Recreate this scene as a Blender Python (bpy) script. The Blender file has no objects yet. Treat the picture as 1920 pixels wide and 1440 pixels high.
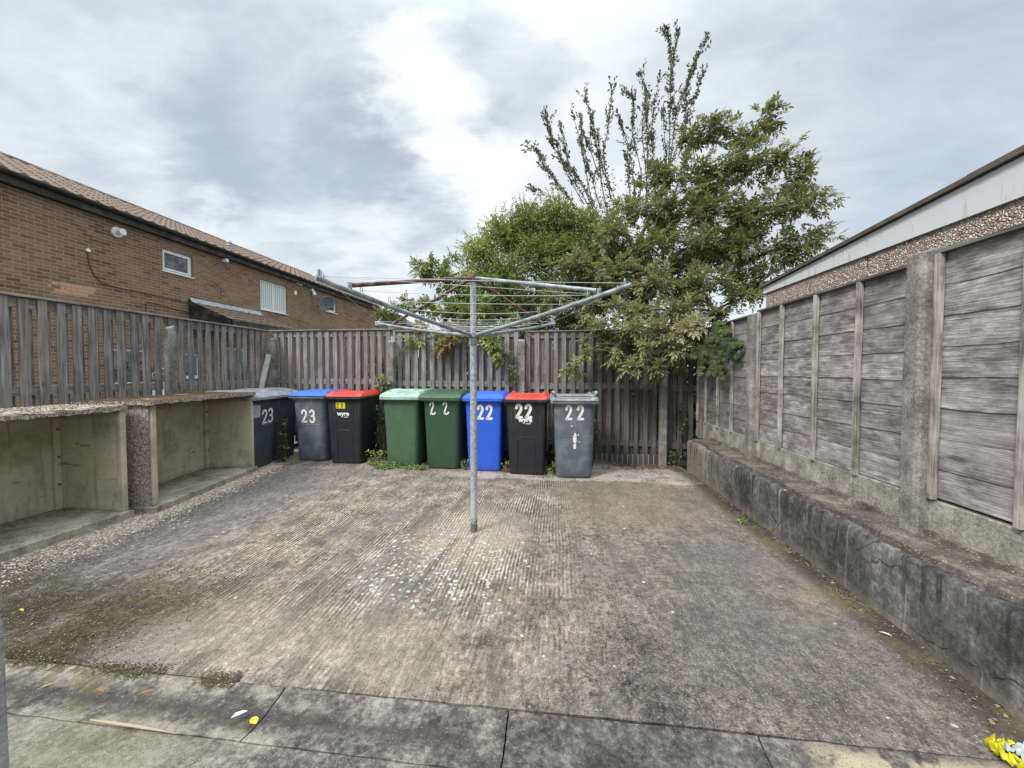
import bpy, math, random
import numpy as np
from mathutils import Vector, Matrix, noise as mn
random.seed(7); rng = np.random.default_rng(7)
S = bpy.context.scene
R = math.radians

# ------------------------------------------------------------------ camera, world, sun, exposure
CAMH, PITCH, YAW, FPX = 1.32, R(1.83), R(6.7), 720.0
cam_d = bpy.data.cameras.new("camera"); cam = bpy.data.objects.new("camera", cam_d)
S.collection.objects.link(cam); S.camera = cam
cam.location = (0, 0, CAMH); cam.rotation_euler = (R(90) - PITCH, 0, YAW)
cam_d.sensor_fit = 'HORIZONTAL'; cam_d.sensor_width = 36.0; cam_d.lens = 36.0 * FPX / 1920.0
cam_d.clip_start = 0.05; cam_d.clip_end = 1500
S.render.resolution_x, S.render.resolution_y = 1024, 768
S.view_settings.view_transform = 'Standard'; S.view_settings.look = 'None'
S.view_settings.exposure = 1.18; S.view_settings.gamma = 1.0

def ray(x, y):
    """direction of a photo pixel in world space (used to measure where things stand)"""
    u = (x - 960) / FPX; v = (720 - y) / FPX
    d = math.cos(PITCH) + v * math.sin(PITCH); z = -math.sin(PITCH) + v * math.cos(PITCH)
    return Vector((u * math.cos(YAW) - d * math.sin(YAW), u * math.sin(YAW) + d * math.cos(YAW), z))
def atY(x, y, Y):
    r = ray(x, y); t = Y / r.y
    return Vector((r.x * t, Y, CAMH + r.z * t))

SUN_EL, SUN_AZ = 46, 222       # azimuth clockwise from +Y; behind the camera, left
sun_d = bpy.data.lights.new("sun", 'SUN'); sun = bpy.data.objects.new("sun", sun_d)
S.collection.objects.link(sun); sun_d.energy = 1.5; sun_d.angle = R(14); sun_d.color = (1, .965, .91)
az = R(SUN_AZ); el = R(SUN_EL)
sdir = Vector((math.sin(az) * math.cos(el), math.cos(az) * math.cos(el), math.sin(el)))
sun.rotation_euler = (-sdir).to_track_quat('-Z', 'Y').to_euler()

# ------------------------------------------------------------------ node helper
class T:
    def __init__(s, tree): s.t = tree
    def n(s, typ, ins=None, out=0, **kw):
        nd = s.t.nodes.new(typ)
        for k, v in kw.items(): setattr(nd, k, v)
        for k, v in (ins or {}).items():
            i = nd.inputs[k]
            if isinstance(v, bpy.types.NodeSocket): s.t.links.new(v, i)
            else:
                if hasattr(i.default_value, '__len__') and not hasattr(v, '__len__'): v = (v, v, v)
                if i.type == 'RGBA' and len(v) == 3: v = (*v, 1)
                i.default_value = v
        return nd if out is None else nd.outputs[out]
    def m(s, op, a, b=0.0, c=0.0, clamp=False): return s.n('ShaderNodeMath', {0: a, 1: b, 2: c}, operation=op, use_clamp=clamp)
    def add(s, a, b): return s.m('ADD', a, b)
    def mul(s, a, b): return s.m('MULTIPLY', a, b)
    def sub(s, a, b): return s.m('SUBTRACT', a, b)
    def step(s, v, a, b, lo=0.0, hi=1.0):
        return s.n('ShaderNodeMapRange', {'Value': v, 'From Min': a, 'From Max': b, 'To Min': lo, 'To Max': hi}, interpolation_type='SMOOTHSTEP')
    def lin(s, v, a, b, lo=0.0, hi=1.0):
        return s.n('ShaderNodeMapRange', {'Value': v, 'From Min': a, 'From Max': b, 'To Min': lo, 'To Max': hi})
    def mix(s, f, a, b, mode='MIX'):
        nd = s.n('ShaderNodeMix', None, None, data_type='RGBA', blend_type=mode)
        for k, v in ((0, f), (6, a), (7, b)):
            if isinstance(v, bpy.types.NodeSocket): s.t.links.new(v, nd.inputs[k])
            else: nd.inputs[k].default_value = v if k == 0 else (*v[:3], 1)
        return nd.outputs[2]
    def obj(s): return s.n('ShaderNodeTexCoord', out=3)
    def xyz(s, v): 
        nd = s.n('ShaderNodeSeparateXYZ', {0: v}, None); return nd.outputs[0], nd.outputs[1], nd.outputs[2]
    def vec(s, x, y, z): return s.n('ShaderNodeCombineXYZ', {0: x, 1: y, 2: z})
    def scale(s, v, sc, off=(0, 0, 0)): return s.n('ShaderNodeMapping', {0: v, 1: off, 3: sc})
    def noise(s, v, sc, det=4, rough=.55, dist=0.0, out=0):
        return s.n('ShaderNodeTexNoise', {'Vector': v, 'Scale': sc, 'Detail': det, 'Roughness': rough, 'Distortion': dist}, out)
    def vor(s, v, sc, out=0, feature='F1', rnd=1.0):
        return s.n('ShaderNodeTexVoronoi', {'Vector': v, 'Scale': sc, 'Randomness': rnd}, out, feature=feature)
    def ramp(s, f, stops):
        nd = s.n('ShaderNodeValToRGB', {0: f}, None); cr = nd.color_ramp
        while len(cr.elements) < len(stops): cr.elements.new(.5)
        for e, (p, c) in zip(cr.elements, stops):
            e.position = p; e.color = (*c, 1) if len(c) == 3 else c
        return nd.outputs[0]
    def attr(s, name='rnd'): return s.n('ShaderNodeAttribute', out=2, attribute_name=name)
    def bump(s, h, st=.5, dist=.01, nrm=None):
        ins = {'Strength': st, 'Distance': dist, 'Height': h}
        if nrm is not None: ins['Normal'] = nrm
        return s.n('ShaderNodeBump', ins)
    def box(s, x, y, x0, x1, y0, y1, f=.15):
        """soft box mask"""
        a = s.mul(s.step(x, x0 - f, x0 + f), s.step(x, x1 - f, x1 + f, 1, 0))
        b = s.mul(s.step(y, y0 - f, y0 + f), s.step(y, y1 - f, y1 + f, 1, 0))
        return s.mul(a, b)
    def out(s, col, rough=.8, nrm=None, metal=0.0, spec=.4, **kw):
        ins = {'Base Color': col, 'Roughness': rough, 'Metallic': metal, 'Specular IOR Level': spec}
        if nrm is not None: ins['Normal'] = nrm
        ins.update(kw)
        b = s.n('ShaderNodeBsdfPrincipled', ins)
        s.n('ShaderNodeOutputMaterial', {0: b}, None)
        return b

def mat(name, fn):
    m = bpy.data.materials.new(name); m.use_nodes = True; m.node_tree.nodes.clear()
    fn(T(m.node_tree)); return m

# ------------------------------------------------------------------ world: Nishita sky behind broken overcast
w = bpy.data.worlds.new("World"); S.world = w; w.use_nodes = True
wt = w.node_tree; wt.nodes.clear(); t = T(wt)
sky = t.n('ShaderNodeTexSky', None, 0, sky_type='NISHITA', sun_disc=False, sun_elevation=el, sun_rotation=az, dust_density=2.0)
dirv = t.n('ShaderNodeTexCoord', out=0)
dn = t.n('ShaderNodeVectorMath', {0: dirv}, 0, operation='NORMALIZE')
dx, dy, dz = t.xyz(dn)
k = t.m('MAXIMUM', t.add(dz, .22), .1)
cp = t.vec(t.m('DIVIDE', dx, k), t.m('DIVIDE', dy, k), 0.0)
wob = t.noise(t.scale(cp, (1, 1.4, 1)), 1.6, 6, .62, out=1)
dw = t.n('ShaderNodeVectorMath', {0: dn, 1: t.n('ShaderNodeVectorMath', {0: t.n('ShaderNodeVectorMath', {0: wob, 1: (.5, .5, .5)}, 0, operation='SUBTRACT'), 'Scale': .55}, 0, operation='SCALE')}, 0, operation='ADD')
dwn = t.n('ShaderNodeVectorMath', {0: dw}, 0, operation='NORMALIZE')
big = t.noise(cp, .9, 5, .52, .3)
fine = t.noise(t.scale(cp, (1, 1.6, 1)), 2.6, 8, .60, .5)
val = t.add(.635, t.add(t.mul(t.sub(big, .5), .85), t.mul(t.sub(fine, .5), .70)))
def blob(px, py, rad, amt):
    global val
    c = ray(px, py).normalized()
    d = t.n('ShaderNodeVectorMath', {0: dwn, 1: tuple(c)}, 1, operation='DOT_PRODUCT')
    val = t.add(val, t.step(d, math.cos(R(rad)), 1.0, 0, amt))
for b in [(790, 185, 9, .26), (900, 290, 9, .24), (940, 380, 10, .22), (750, 120, 6, .2), (1060, 30, 12, .16), (560, 290, 15, -.24), (380, 330, 10, -.16), (720, 290, 8, -.20),
          (800, 380, 8, -.24), (600, 420, 10, -.12), (960, 120, 8, -.26), (60, 70, 20, -.24), (250, 170, 7, .14), (650, 60, 14, -.04), (100, 230, 8, .10), (350, 420, 7, .16), (1600, 120, 24, -.14),
          (1800, 60, 18, -.12), (1650, 400, 14, .0), (480, 470, 7, .14), (700, 490, 12, .14)]:
    blob(*b)
cl = t.ramp(val, [(0.0, (.20, .218, .243)), (.25, (.245, .266, .293)), (.45, (.298, .322, .348)), (.62, (.355, .382, .405)), (.8, (.415, .438, .455)), (1.0, (.47, .48, .487))])
# an overcast sky is brightest overhead
zen = t.step(dz, .62, 1.0, 1.0, 4.3)
cl2 = t.n('ShaderNodeVectorMath', {0: cl, 'Scale': zen}, 0, operation='SCALE')
skyc = t.n('ShaderNodeVectorMath', {0: sky, 'Scale': .12}, 0, operation='SCALE')
cover = t.step(val, .25, .5, .88, .97)
fin = t.mix(cover, skyc, cl2)
bg = t.n('ShaderNodeBackground', {0: fin, 1: 1.0}); t.n('ShaderNodeOutputWorld', {0: bg}, None)

# ------------------------------------------------------------------ mesh helpers
class MB:
    def __init__(s): s.v = []; s.f = []; s.r = []; s.mi = []
    def add(s, vs, fs, rnd=0.0, mi=0):
        b = len(s.v); s.v += [tuple(p) for p in vs]
        for f in fs: s.f.append([b + i for i in f]); s.r.append(rnd); s.mi.append(mi)
        return s
    def box(s, x0, x1, y0, y1, z0, z1, rnd=0.0, M=None, mi=0):
        vs = [Vector(p) for p in ((x0,y0,z0),(x1,y0,z0),(x1,y1,z0),(x0,y1,z0),(x0,y0,z1),(x1,y0,z1),(x1,y1,z1),(x0,y1,z1))]
        if M is not None: vs = [M @ p for p in vs]
        return s.add(vs, [(0,3,2,1),(4,5,6,7),(0,1,5,4),(1,2,6,5),(2,3,7,6),(3,0,4,7)], rnd, mi)
    def tube(s, pts, rad, n=8, cap=True, rnd=0.0, mi=0, closed=False):
        pts = [Vector(p) for p in pts]; m = len(pts)
        if not hasattr(rad, '__len__'): rad = [rad] * m
        vs = []; up = None
        for i, p in enumerate(pts):
            if closed: d = pts[(i + 1) % m] - pts[i - 1]
            else: d = pts[min(i + 1, m - 1)] - pts[max(i - 1, 0)]
            if d.length < 1e-9: d = Vector((0, 0, 1))
            d.normalize()
            if up is None: up = Vector((0, 0, 1)) if abs(d.z) < .9 else Vector((1, 0, 0))
            a = d.cross(up)
            if a.length < 1e-6: a = d.cross(Vector((0, 1, 0)))
            a.normalize(); b = a.cross(d); up = b
            for j in range(n):
                q = 2 * math.pi * j / n
                vs.append(p + (a * math.cos(q) + b * math.sin(q)) * rad[i])
        fs = []
        for i in range(m if closed else m - 1):
            i2 = (i + 1) % m
            for j in range(n):
                j2 = (j + 1) % n; fs.append((i*n + j, i2*n + j, i2*n + j2, i*n + j2))
        if cap and not closed: fs += [tuple(range(n)), tuple(range((m-1)*n + n-1, (m-1)*n - 1, -1))]
        return s.add(vs, fs, rnd, mi)
    def grid(s, nu, nv, fn, rnd=0.0, mi=0):
        vs = [fn(i / nu, j / nv) for i in range(nu + 1) for j in range(nv + 1)]
        fs = [(i*(nv+1)+j, (i+1)*(nv+1)+j, (i+1)*(nv+1)+j+1, i*(nv+1)+j+1) for i in range(nu) for j in range(nv)]
        return s.add(vs, fs, rnd, mi)
    def lathe(s, prof, n=24, M=Matrix(), rnd=0.0):
        vs = [M @ Vector((r*math.cos(2*math.pi*j/n), r*math.sin(2*math.pi*j/n), z)) for r, z in prof for j in range(n)]
        fs = [(i*n+j, i*n+(j+1)%n, (i+1)*n+(j+1)%n, (i+1)*n+j) for i in range(len(prof)-1) for j in range(n)]
        return s.add(vs, fs, rnd)
    def loft(s, rings, cap0=True, cap1=True, rnd=0.0, mi=0):
        n = len(rings[0]); vs = [p for r in rings for p in r]
        fs = [(i*n+j, i*n+(j+1)%n, (i+1)*n+(j+1)%n, (i+1)*n+j) for i in range(len(rings)-1) for j in range(n)]
        if cap0: fs.append(tuple(range(n-1, -1, -1)))
        if cap1: fs.append(tuple(range((len(rings)-1)*n, len(rings)*n)))
        return s.add(vs, fs, rnd, mi)
    def build(s, name, mats, parent=None, bevel=0.0, smooth=False, loc=None):
        me = bpy.data.meshes.new(name); me.from_pydata(s.v, [], s.f); 
        if not isinstance(mats, (list, tuple)): mats = [mats]
        for m in mats: me.materials.append(m)
        a = me.attributes.new('rnd', 'FLOAT', 'FACE'); a.data.foreach_set('value', s.r)
        me.polygons.foreach_set('material_index', s.mi)
        if smooth: me.polygons.foreach_set('use_smooth', [True] * len(s.f))
        me.update()
        o = bpy.data.objects.new(name, me); S.collection.objects.link(o)
        if parent: o.parent = parent
        if bevel:
            b = o.modifiers.new('bevel', 'BEVEL'); b.width = bevel; b.segments = 2; b.limit_method = 'ANGLE'; b.angle_limit = R(40)
        if smooth:
            e = o.modifiers.new('split', 'EDGE_SPLIT'); e.split_angle = R(38)
        return o

def tag(o, label=None, cat=None, group=None, kind=None):
    if label: o['label'] = label
    if cat: o['category'] = cat
    if group: o['group'] = group
    if kind: o['kind'] = kind
    return o
def empty(name, loc=(0,0,0), rz=0.0, label=None, cat=None, group=None):
    o = bpy.data.objects.new(name, None); S.collection.objects.link(o)
    o.location = loc; o.rotation_euler = (0, 0, rz); o.empty_display_size = .1
    return tag(o, label, cat, group)
def link_copy(o, parent, loc=None, rot=None):
    c = o.copy(); S.collection.objects.link(c); c.parent = parent
    if loc is not None: c.location = loc
    if rot is not None: c.rotation_euler = rot
    return c
def N3(x, y, z=0.0, s=1.0): return mn.noise(Vector((x*s, y*s, z*s)))
def FB(x, y, z=0.0, s=1.0, o=4):
    v = 0; a = 1.0
    for _ in range(o): v += a * mn.noise(Vector((x*s, y*s, z*s))); s *= 2.03; a *= .5
    return v
def catmull(P, n=8):
    P = [Vector(p) for p in P]; out = []
    for i in range(len(P) - 1):
        p0 = P[max(i-1, 0)]; p1 = P[i]; p2 = P[i+1]; p3 = P[min(i+2, len(P)-1)]
        for k in range(n):
            q = k / n
            out.append(.5 * ((2*p1) + (p2-p0)*q + (2*p0-5*p1+4*p2-p3)*q*q + (3*p1-p0-3*p2+p3)*q*q*q))
    out.append(P[-1]); return out

# ------------------------------------------------------------------ materials
def f_slat(axis):                       # weathered grey timber; grain runs along `axis`
    def fn(t):
        p = t.obj(); r = t.attr(); x, y, z = t.xyz(p); o = t.mul(r, 37.0)
        v = t.vec(t.add(x, o), t.add(y, t.mul(o, .7)), t.add(z, t.mul(o, 1.3)))
        sc = {'Z': (55, 55, 2.2), 'Y': (55, 2.0, 55), 'X': (2.0, 55, 55)}[axis]
        sc2 = {'Z': (160, 160, 5), 'Y': (160, 5, 160), 'X': (5, 160, 160)}[axis]
        g = t.noise(t.scale(v, sc), 1.0, 5, .6, .6); g2 = t.noise(t.scale(v, sc2), 1.0, 3, .6)
        blot = t.noise(v, 3.5, 4, .6)
        kn = t.step(t.vor(t.scale(v, (9, 9, 2.6) if axis == 'Z' else (9, 2.6, 9)), 1.0), .04, .13, 1, 0)
        tone = t.add(t.mul(g, .55), t.add(t.mul(g2, .2), t.mul(blot, .25)))
        c = t.ramp(tone, [(.34, (.05, .045, .042)), (.44, (.15, .14, .135)), (.54, (.27, .255, .245)), (.66, (.44, .42, .405))])
        c = t.mix(t.mul(t.step(r, .6, 1.0), .16), c, (.30, .235, .18))
        c = t.mix(t.step(r, 0, .35, .28, 0), c, (.06, .056, .055))
        c = t.mix(t.mul(kn, .6), c, (.045, .035, .03))
        c = t.mix(t.step(z, .0, .35, .55, 0), c, (.05, .048, .04))
        c = t.mix(t.mul(t.step(t.add(x, t.mul(blot, .8)), -.1, 1.3), .6), c, (.035, .030, .030))       # tree's shade painted into the boards, along with damp, algae-dark timber
        t.out(c, .88, t.bump(t.add(t.mul(g, .7), t.mul(g2, .5)), .55, .004))
    return fn
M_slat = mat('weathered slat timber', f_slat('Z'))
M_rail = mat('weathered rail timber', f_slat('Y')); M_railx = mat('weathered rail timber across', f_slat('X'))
def f_batten(t):
    p = t.obj(); r = t.attr(); x, y, z = t.xyz(p); v = t.vec(x, t.add(y, t.mul(r, 9.0)), z)
    g = t.noise(t.scale(v, (60, 60, 3)), 1.0, 5, .65); b = t.noise(v, 5.0, 5, .65)
    c = t.ramp(t.add(t.mul(g, .5), t.mul(b, .5)), [(.38, (.09, .08, .07)), (.47, (.24, .22, .20)), (.56, (.40, .375, .345)), (.66, (.56, .54, .50))])
    t.out(c, .88, t.bump(g, .5, .004))
M_batten = mat('pale weathered batten', f_batten)
def f_panel(t):                         # wide silver-grey waney boards
    p = t.obj(); r = t.attr(); x, y, z = t.xyz(p); o = t.mul(r, 23.0)
    v = t.vec(0.0, t.add(y, t.mul(o, .5)), t.add(z, t.mul(o, .02)))
    kv = t.scale(v, (1, 2.4, 8.5)); kd = t.vor(kv, 1.0); knot = t.step(kd, .06, .22, 1, 0)
    infl = t.step(kd, 0, .55, 1, 0)
    warp = t.noise(t.scale(v, (1, 1.0, 4)), 1.0, 3, .5)
    near = t.step(kd, .05, .42, 1, 0)
    zz = t.add(z, t.add(t.mul(near, .012), t.mul(warp, .03)))
    vw = t.vec(0.0, t.add(y, t.mul(o, .5)), t.add(zz, t.mul(o, .02)))
    g = t.noise(t.scale(vw, (1, 2.6, 120)), 1.0, 4, .6); g3 = t.noise(t.scale(vw, (1, 9.0, 300)), 1.0, 3, .7)
    ring = t.mul(t.add(.5, t.mul(t.m('SINE', t.mul(kd, 60.0)), .5)), near)
    blot = t.noise(t.scale(v, (1, 3.2, 8)), 1.0, 7, .68, .3); b2 = t.noise(t.scale(v, (1, 9, 20)), 1.0, 6, .7); pale = t.noise(t.scale(v, (1, 1.0, 2.0)), 1.3, 4, .5)
    tone = t.add(t.mul(g, .22), t.add(t.mul(g3, .24), t.add(t.mul(blot, .30), t.add(t.mul(b2, .24), t.mul(t.sub(r, .5), .035)))))
    c = t.ramp(tone, [(.37, (.05, .047, .047)), (.445, (.115, .109, .107)), (.505, (.235, .226, .222)), (.565, (.42, .41, .40)), (.64, (.68, .67, .65))])
    c = t.mix(t.mul(t.step(pale, .5, .72), .35), c, (.50, .49, .47))
    c = t.mix(t.mul(t.mul(t.step(y, 3.6, 5.3), t.step(blot, .35, .6, .5, 1)), .6), c, (.075, .072, .07))          # boards get darker towards the far corner
    c = t.mix(t.mul(t.step(blot, .60, .75), t.step(r, .5, .7, 0, .25)), c, (.3, .22, .16))
    c = t.mix(t.mul(knot, .8), c, (.05, .042, .036))
    t.out(c, .86, t.bump(t.add(t.add(g, g3), t.mul(ring, .25)), .6, .004))
M_board = mat('silvered waney boards', f_panel)
def f_conc(c0, c1, c2, sc=4.0, speck=True, green=.0):
    def fn(t):
        p = t.obj(); x, y, z = t.xyz(p)
        a = t.noise(p, sc, 6, .62); b = t.noise(p, sc * 9, 4, .6); st = t.noise(t.scale(p, (7, 7, 1.2)), 1.2, 4, .6)
        b4 = t.noise(p, sc * 26, 5, .7)
        c = t.ramp(t.add(t.mul(a, .36), t.add(t.mul(b, .22), t.add(t.mul(st, .20), t.mul(b4, .22)))), [(.40, c0), (.5, c1), (.62, c2)])
        sp = t.vor(p, 95.0); spc = t.vor(p, 95.0, out=1); sx, sy, sz = t.xyz(spc)
        if speck:
            c = t.mix(t.mul(t.step(sp, .2, .35, .8, 0), t.step(sx, .72, .8)), c, (.5, .47, .42))
            c = t.mix(t.mul(t.step(sp, .2, .35, .8, 0), t.step(sy, .75, .85)), c, (.05, .05, .045))
        if green: c = t.mix(t.mul(t.step(t.noise(p, 2.2, 5, .6), .48, .7), green), c, (.10, .105, .045))
        h = t.add(t.mul(b, .6), t.mul(t.noise(p, 140.0, 3, .6), .5))
        t.out(c, .92, t.bump(h, .6, .005), spec=.25)
    return fn
M_post = mat('lichened concrete post', f_conc((.075, .072, .066), (.20, .195, .178), (.42, .405, .37), 7, True, .16))
M_gravel = mat('concrete gravel board', f_conc((.09, .087, .075), (.26, .25, .22), (.56, .54, .48), 6, True, .18))
def f_dwarf(t):
    p = t.obj(); x, y, z = t.xyz(p)
    a = t.noise(p, 3.2, 6, .65, .4); b = t.noise(p, 22.0, 5, .6); st = t.noise(t.scale(p, (9, 9, 1.3)), 1.3, 4, .6)
    b3 = t.noise(t.scale(p, (60, 60, 38)), 1.0, 5, .7)
    c = t.ramp(t.add(t.mul(a, .36), t.add(t.mul(b, .22), t.add(t.mul(st, .18), t.mul(b3, .24)))), [(.39, (.025, .025, .026)), (.47, (.062, .062, .061)), (.55, (.135, .132, .124)), (.65, (.33, .32, .29))])
    c = t.mix(t.mul(t.step(y, 4.0, 5.3), .55), c, (.28, .25, .20))
    c = t.mix(t.step(t.add(z, t.mul(b, .05)), .0, .12, .45, 0), c, (.25, .22, .17))
    dr = t.noise(t.scale(p, (16, 16, 1.0)), 1.0, 4, .6); c = t.mix(t.mul(t.step(dr, .52, .62), t.step(t.add(z, t.mul(a, .3)), .25, .5, 0, .75)), c, (.025, .025, .024))
    c = t.mix(t.mul(t.step(t.noise(t.scale(p, (20, 20, 1.4), (3, 0, 0)), 1.0, 4, .6), .60, .68), .45), c, (.38, .37, .34))
    ck = t.vor(t.n('ShaderNodeVectorMath', {0: t.scale(p, (1.6, 1.6, 2.6)), 1: t.n('ShaderNodeVectorMath', {0: t.noise(p, 5.0, 4, .6, out=1), 'Scale': .35}, 0, operation='SCALE')}, 0, operation='ADD'), 1.0, feature='DISTANCE_TO_EDGE')
    c = t.mix(t.mul(t.step(ck, .004, .010, .75, 0), t.step(a, .46, .56)), c, (.02, .02, .018))
    sp = t.vor(p, 14.0); s1, s2, s3 = t.xyz(t.vor(p, 14.0, out=1))
    c = t.mix(t.mul(t.step(sp, .1, .17, .8, 0), t.step(s1, .86, .9)), c, (.55, .55, .5))
    t.out(c, .93, t.bump(t.add(t.mul(b, .7), t.mul(t.noise(p, 90.0, 4, .6), .5)), .75, .008), spec=.2)
M_dwarf = mat('stained rendered wall', f_dwarf)
M_cap = mat('crumbling mortar capping', f_conc((.035, .030, .027), (.105, .088, .078), (.27, .24, .21), 5, True, .18))
def f_panelc(t):                       # smooth precast concrete, green-grey beige with stains and scratches
    p = t.obj(); a = t.noise(p, 2.4, 5, .6); b = t.noise(p, 11.0, 5, .65); x, y, z = t.xyz(p)
    c = t.ramp(t.add(t.mul(a, .7), t.mul(b, .3)), [(.36, (.31, .285, .21)), (.5, (.50, .465, .365)), (.66, (.66, .62, .50))])
    s = t.noise(t.scale(p, (3, 3, 22)), 1.0, 5, .7, .6); m = t.mul(t.step(s, .60, .68), t.step(t.noise(p, 2.3, 2), .48, .58))
    c = t.mix(t.mul(t.step(t.noise(t.scale(p, (13, 13, 1.3)), 1.0, 5, .65), .54, .66), .40), c, (.16, .145, .095)); c = t.mix(t.mul(t.step(a, .52, .64), .35), c, (.46, .38, .25))
    c = t.mix(t.mul(m, .8), c, (.045, .04, .03))
    dots = t.step(t.noise(p, 48.0, 3, .6), .66, .72); c = t.mix(t.mul(dots, .6), c, (.06, .055, .04))
    c = t.mix(t.step(t.add(z, t.mul(b, .16)), .08, .22, .55, 0), c, (.09, .08, .055))
    c = t.mix(t.step(t.add(z, t.mul(a, .25)), 1.0, 1.14, 0, .7), c, (.08, .07, .05))
    t.out(c, .9, t.bump(t.noise(p, 60.0, 4, .6), .3, .003), spec=.25)
M_panelc = mat('stained precast panel', f_panelc)
def f_dash(sc, cols, mortar, bstr=1.0, bd=.012):
    def fn(t):
        p = t.obj(); n = t.noise(p, 30.0, 2, .5, out=1)
        pv = t.n('ShaderNodeVectorMath', {0: p, 1: t.n('ShaderNodeVectorMath', {0: n, 'Scale': .012}, 0, operation='SCALE')}, 0, operation='ADD')
        d = t.vor(pv, sc); r1, r2, r3 = t.xyz(t.vor(pv, sc, out=1)); e = t.vor(pv, sc, feature='DISTANCE_TO_EDGE')
        c = t.ramp(r1, cols); c = t.mix(t.mul(t.step(r2, .78, .92), .5), c, (.34, .19, .13))
        c = t.mix(t.mul(t.noise(p, 3.0, 4, .6), .15), c, (.12, .09, .07))
        c = t.mix(t.step(e, .02, .12, 1, 0), c, mortar)
        h = t.add(t.step(e, 0.0, .3), t.mul(r3, .7))
        t.out(c, .75, t.bump(h, bstr, bd), spec=.3)
    return fn
M_dash = mat('coarse pebble dash', f_dash(56, [(0, (.32, .22, .17)), (.25, (.58, .45, .37)), (.5, (.72, .61, .53)), (.75, (.80, .71, .63)), (1, (.90, .87, .82))], (.30, .24, .20)))
M_dash2 = mat('fine pebble dash', f_dash(95, [(0, (.20, .15, .14)), (.3, (.52, .42, .39)), (.6, (.72, .62, .59)), (1, (.85, .80, .77))], (.20, .16, .15), 1.0, .008))
def f_brick(t):
    p = t.obj(); x, y, z = t.xyz(p)
    v = t.vec(t.add(y, x), z, 0.0)
    nd = t.n('ShaderNodeTexBrick', {'Vector': v, 'Color1': (.145, .094, .062), 'Color2': (.335, .222, .150), 'Mortar': (.36, .28, .20), 'Scale': 1.0,
             'Mortar Size': .0085, 'Mortar Smooth': .25, 'Bias': -.1, 'Brick Width': .225, 'Row Height': .075}, None, offset=.5)
    # a second brick grid gives each brick its own tone
    nd2 = t.n('ShaderNodeTexBrick', {'Vector': v, 'Color1': (0, 0, 0), 'Color2': (1, 1, 1), 'Mortar': (.5, .5, .5), 'Scale': 1.0,
             'Mortar Size': .0, 'Bias': 0.0, 'Brick Width': .225, 'Row Height': .075}, None, offset=.5)
    fr = nd.outputs[1]; a = t.noise(p, .8, 5, .6); b = t.noise(p, 14.0, 4, .6)
    tone = t.xyz(nd2.outputs[0])[0]
    c = t.mix(t.mul(t.step(tone, .72, .95), .75), nd.outputs[0], (.055, .036, .028))
    c = t.mix(t.mul(t.step(t.noise(t.scale(p, (1, 3, 9)), 1.0, 4, .6), .55, .68), .4), c, (.08, .055, .042))
    c = t.mix(t.mul(t.step(tone, .0, .2, 1, 0), .35), c, (.30, .185, .115))
    c = t.mix(t.step(a, .42, .68, 0, .35), c, (.36, .245, .165))
    c = t.mix(t.mul(b, .22), c, (.12, .085, .065))
    c = t.mix(t.mul(fr, t.step(t.noise(p, 6.0, 4, .6), .35, .6, .45, .9)), c, (.36, .275, .195))
    yy = t.add(y, t.mul(t.sub(tone, .5), .35))
    patch = t.mul(t.box(yy, z, 6.95, 7.62, 2.98, 3.24, .025), t.sub(1.0, fr))     # replaced, paler bricks
    c = t.mix(t.mul(patch, .75), c, (.66, .38, .24))
    dots = t.step(t.noise(p, 9.0, 2), .76, .79); c = t.mix(t.mul(dots, .7), c, (.5, .42, .34))
    t.out(c, .9, t.bump(t.add(t.mul(fr, -1.0), t.mul(b, .25)), .6, .008), spec=.25)
M_brick = mat('brown brickwork', f_brick)
def f_plinth(t):
    p = t.obj(); x, y, z = t.xyz(p)
    nd = t.n('ShaderNodeTexBrick', {'Vector': t.vec(x, t.add(z, .1), 0.0), 'Color1': (.05, .05, .055), 'Color2': (.09, .088, .09), 'Mortar': (.28, .27, .25), 'Scale': 1.0,
             'Mortar Size': .006, 'Brick Width': .075, 'Row Height': .26}, None, offset=0.0)
    t.out(nd.outputs[0], .8, t.bump(nd.outputs[1], -.5, .006))
M_plinth = mat('dark engineering bricks', f_plinth)
def f_tile(t):
    p = t.obj(); r = t.attr(); a = t.noise(p, 6.0, 4, .6); b = t.noise(p, 40.0, 3, .6)
    c = t.ramp(t.add(t.mul(r, .45), t.mul(a, .55)), [(.2, (.085, .062, .048)), (.5, (.150, .108, .080)), (.8, (.215, .160, .122))])
    c = t.mix(t.step(b, .60, .68, 0, .6), c, (.05, .042, .032))
    t.out(c, .85, t.bump(b, .3, .004))
M_tile = mat('brown concrete roof tile', f_tile)
def simple(name, col, rough=.6, metal=0.0, spec=.4, var=.25, sc=8.0, col2=None, bump=.15):
    def fn(t):
        p = t.obj(); a = t.noise(p, sc, 5, .6); b = t.noise(p, sc * 12, 3, .6)
        c2 = col2 or tuple(q * .55 for q in col)
        c = t.mix(t.mul(t.step(a, .4, .7), var), col, c2)
        t.out(c, rough, t.bump(b, bump, .003), metal, spec)
    return mat(name, fn)
M_white = simple('white upvc', (.84, .86, .87), .35, var=.3, col2=(.5, .5, .47))
M_black = simple('black painted timber', (.022, .021, .02), .55, var=.8, sc=5, col2=(.10, .095, .08))
M_gutter = simple('black gutter', (.02, .02, .022), .5, var=.5, col2=(.05, .05, .05))
M_lead = simple('lead flashing', (.42, .46, .50), .55, var=.7, sc=10, col2=(.2, .21, .22))
M_dark = simple('dark rubber', (.02, .02, .02), .7)
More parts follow.
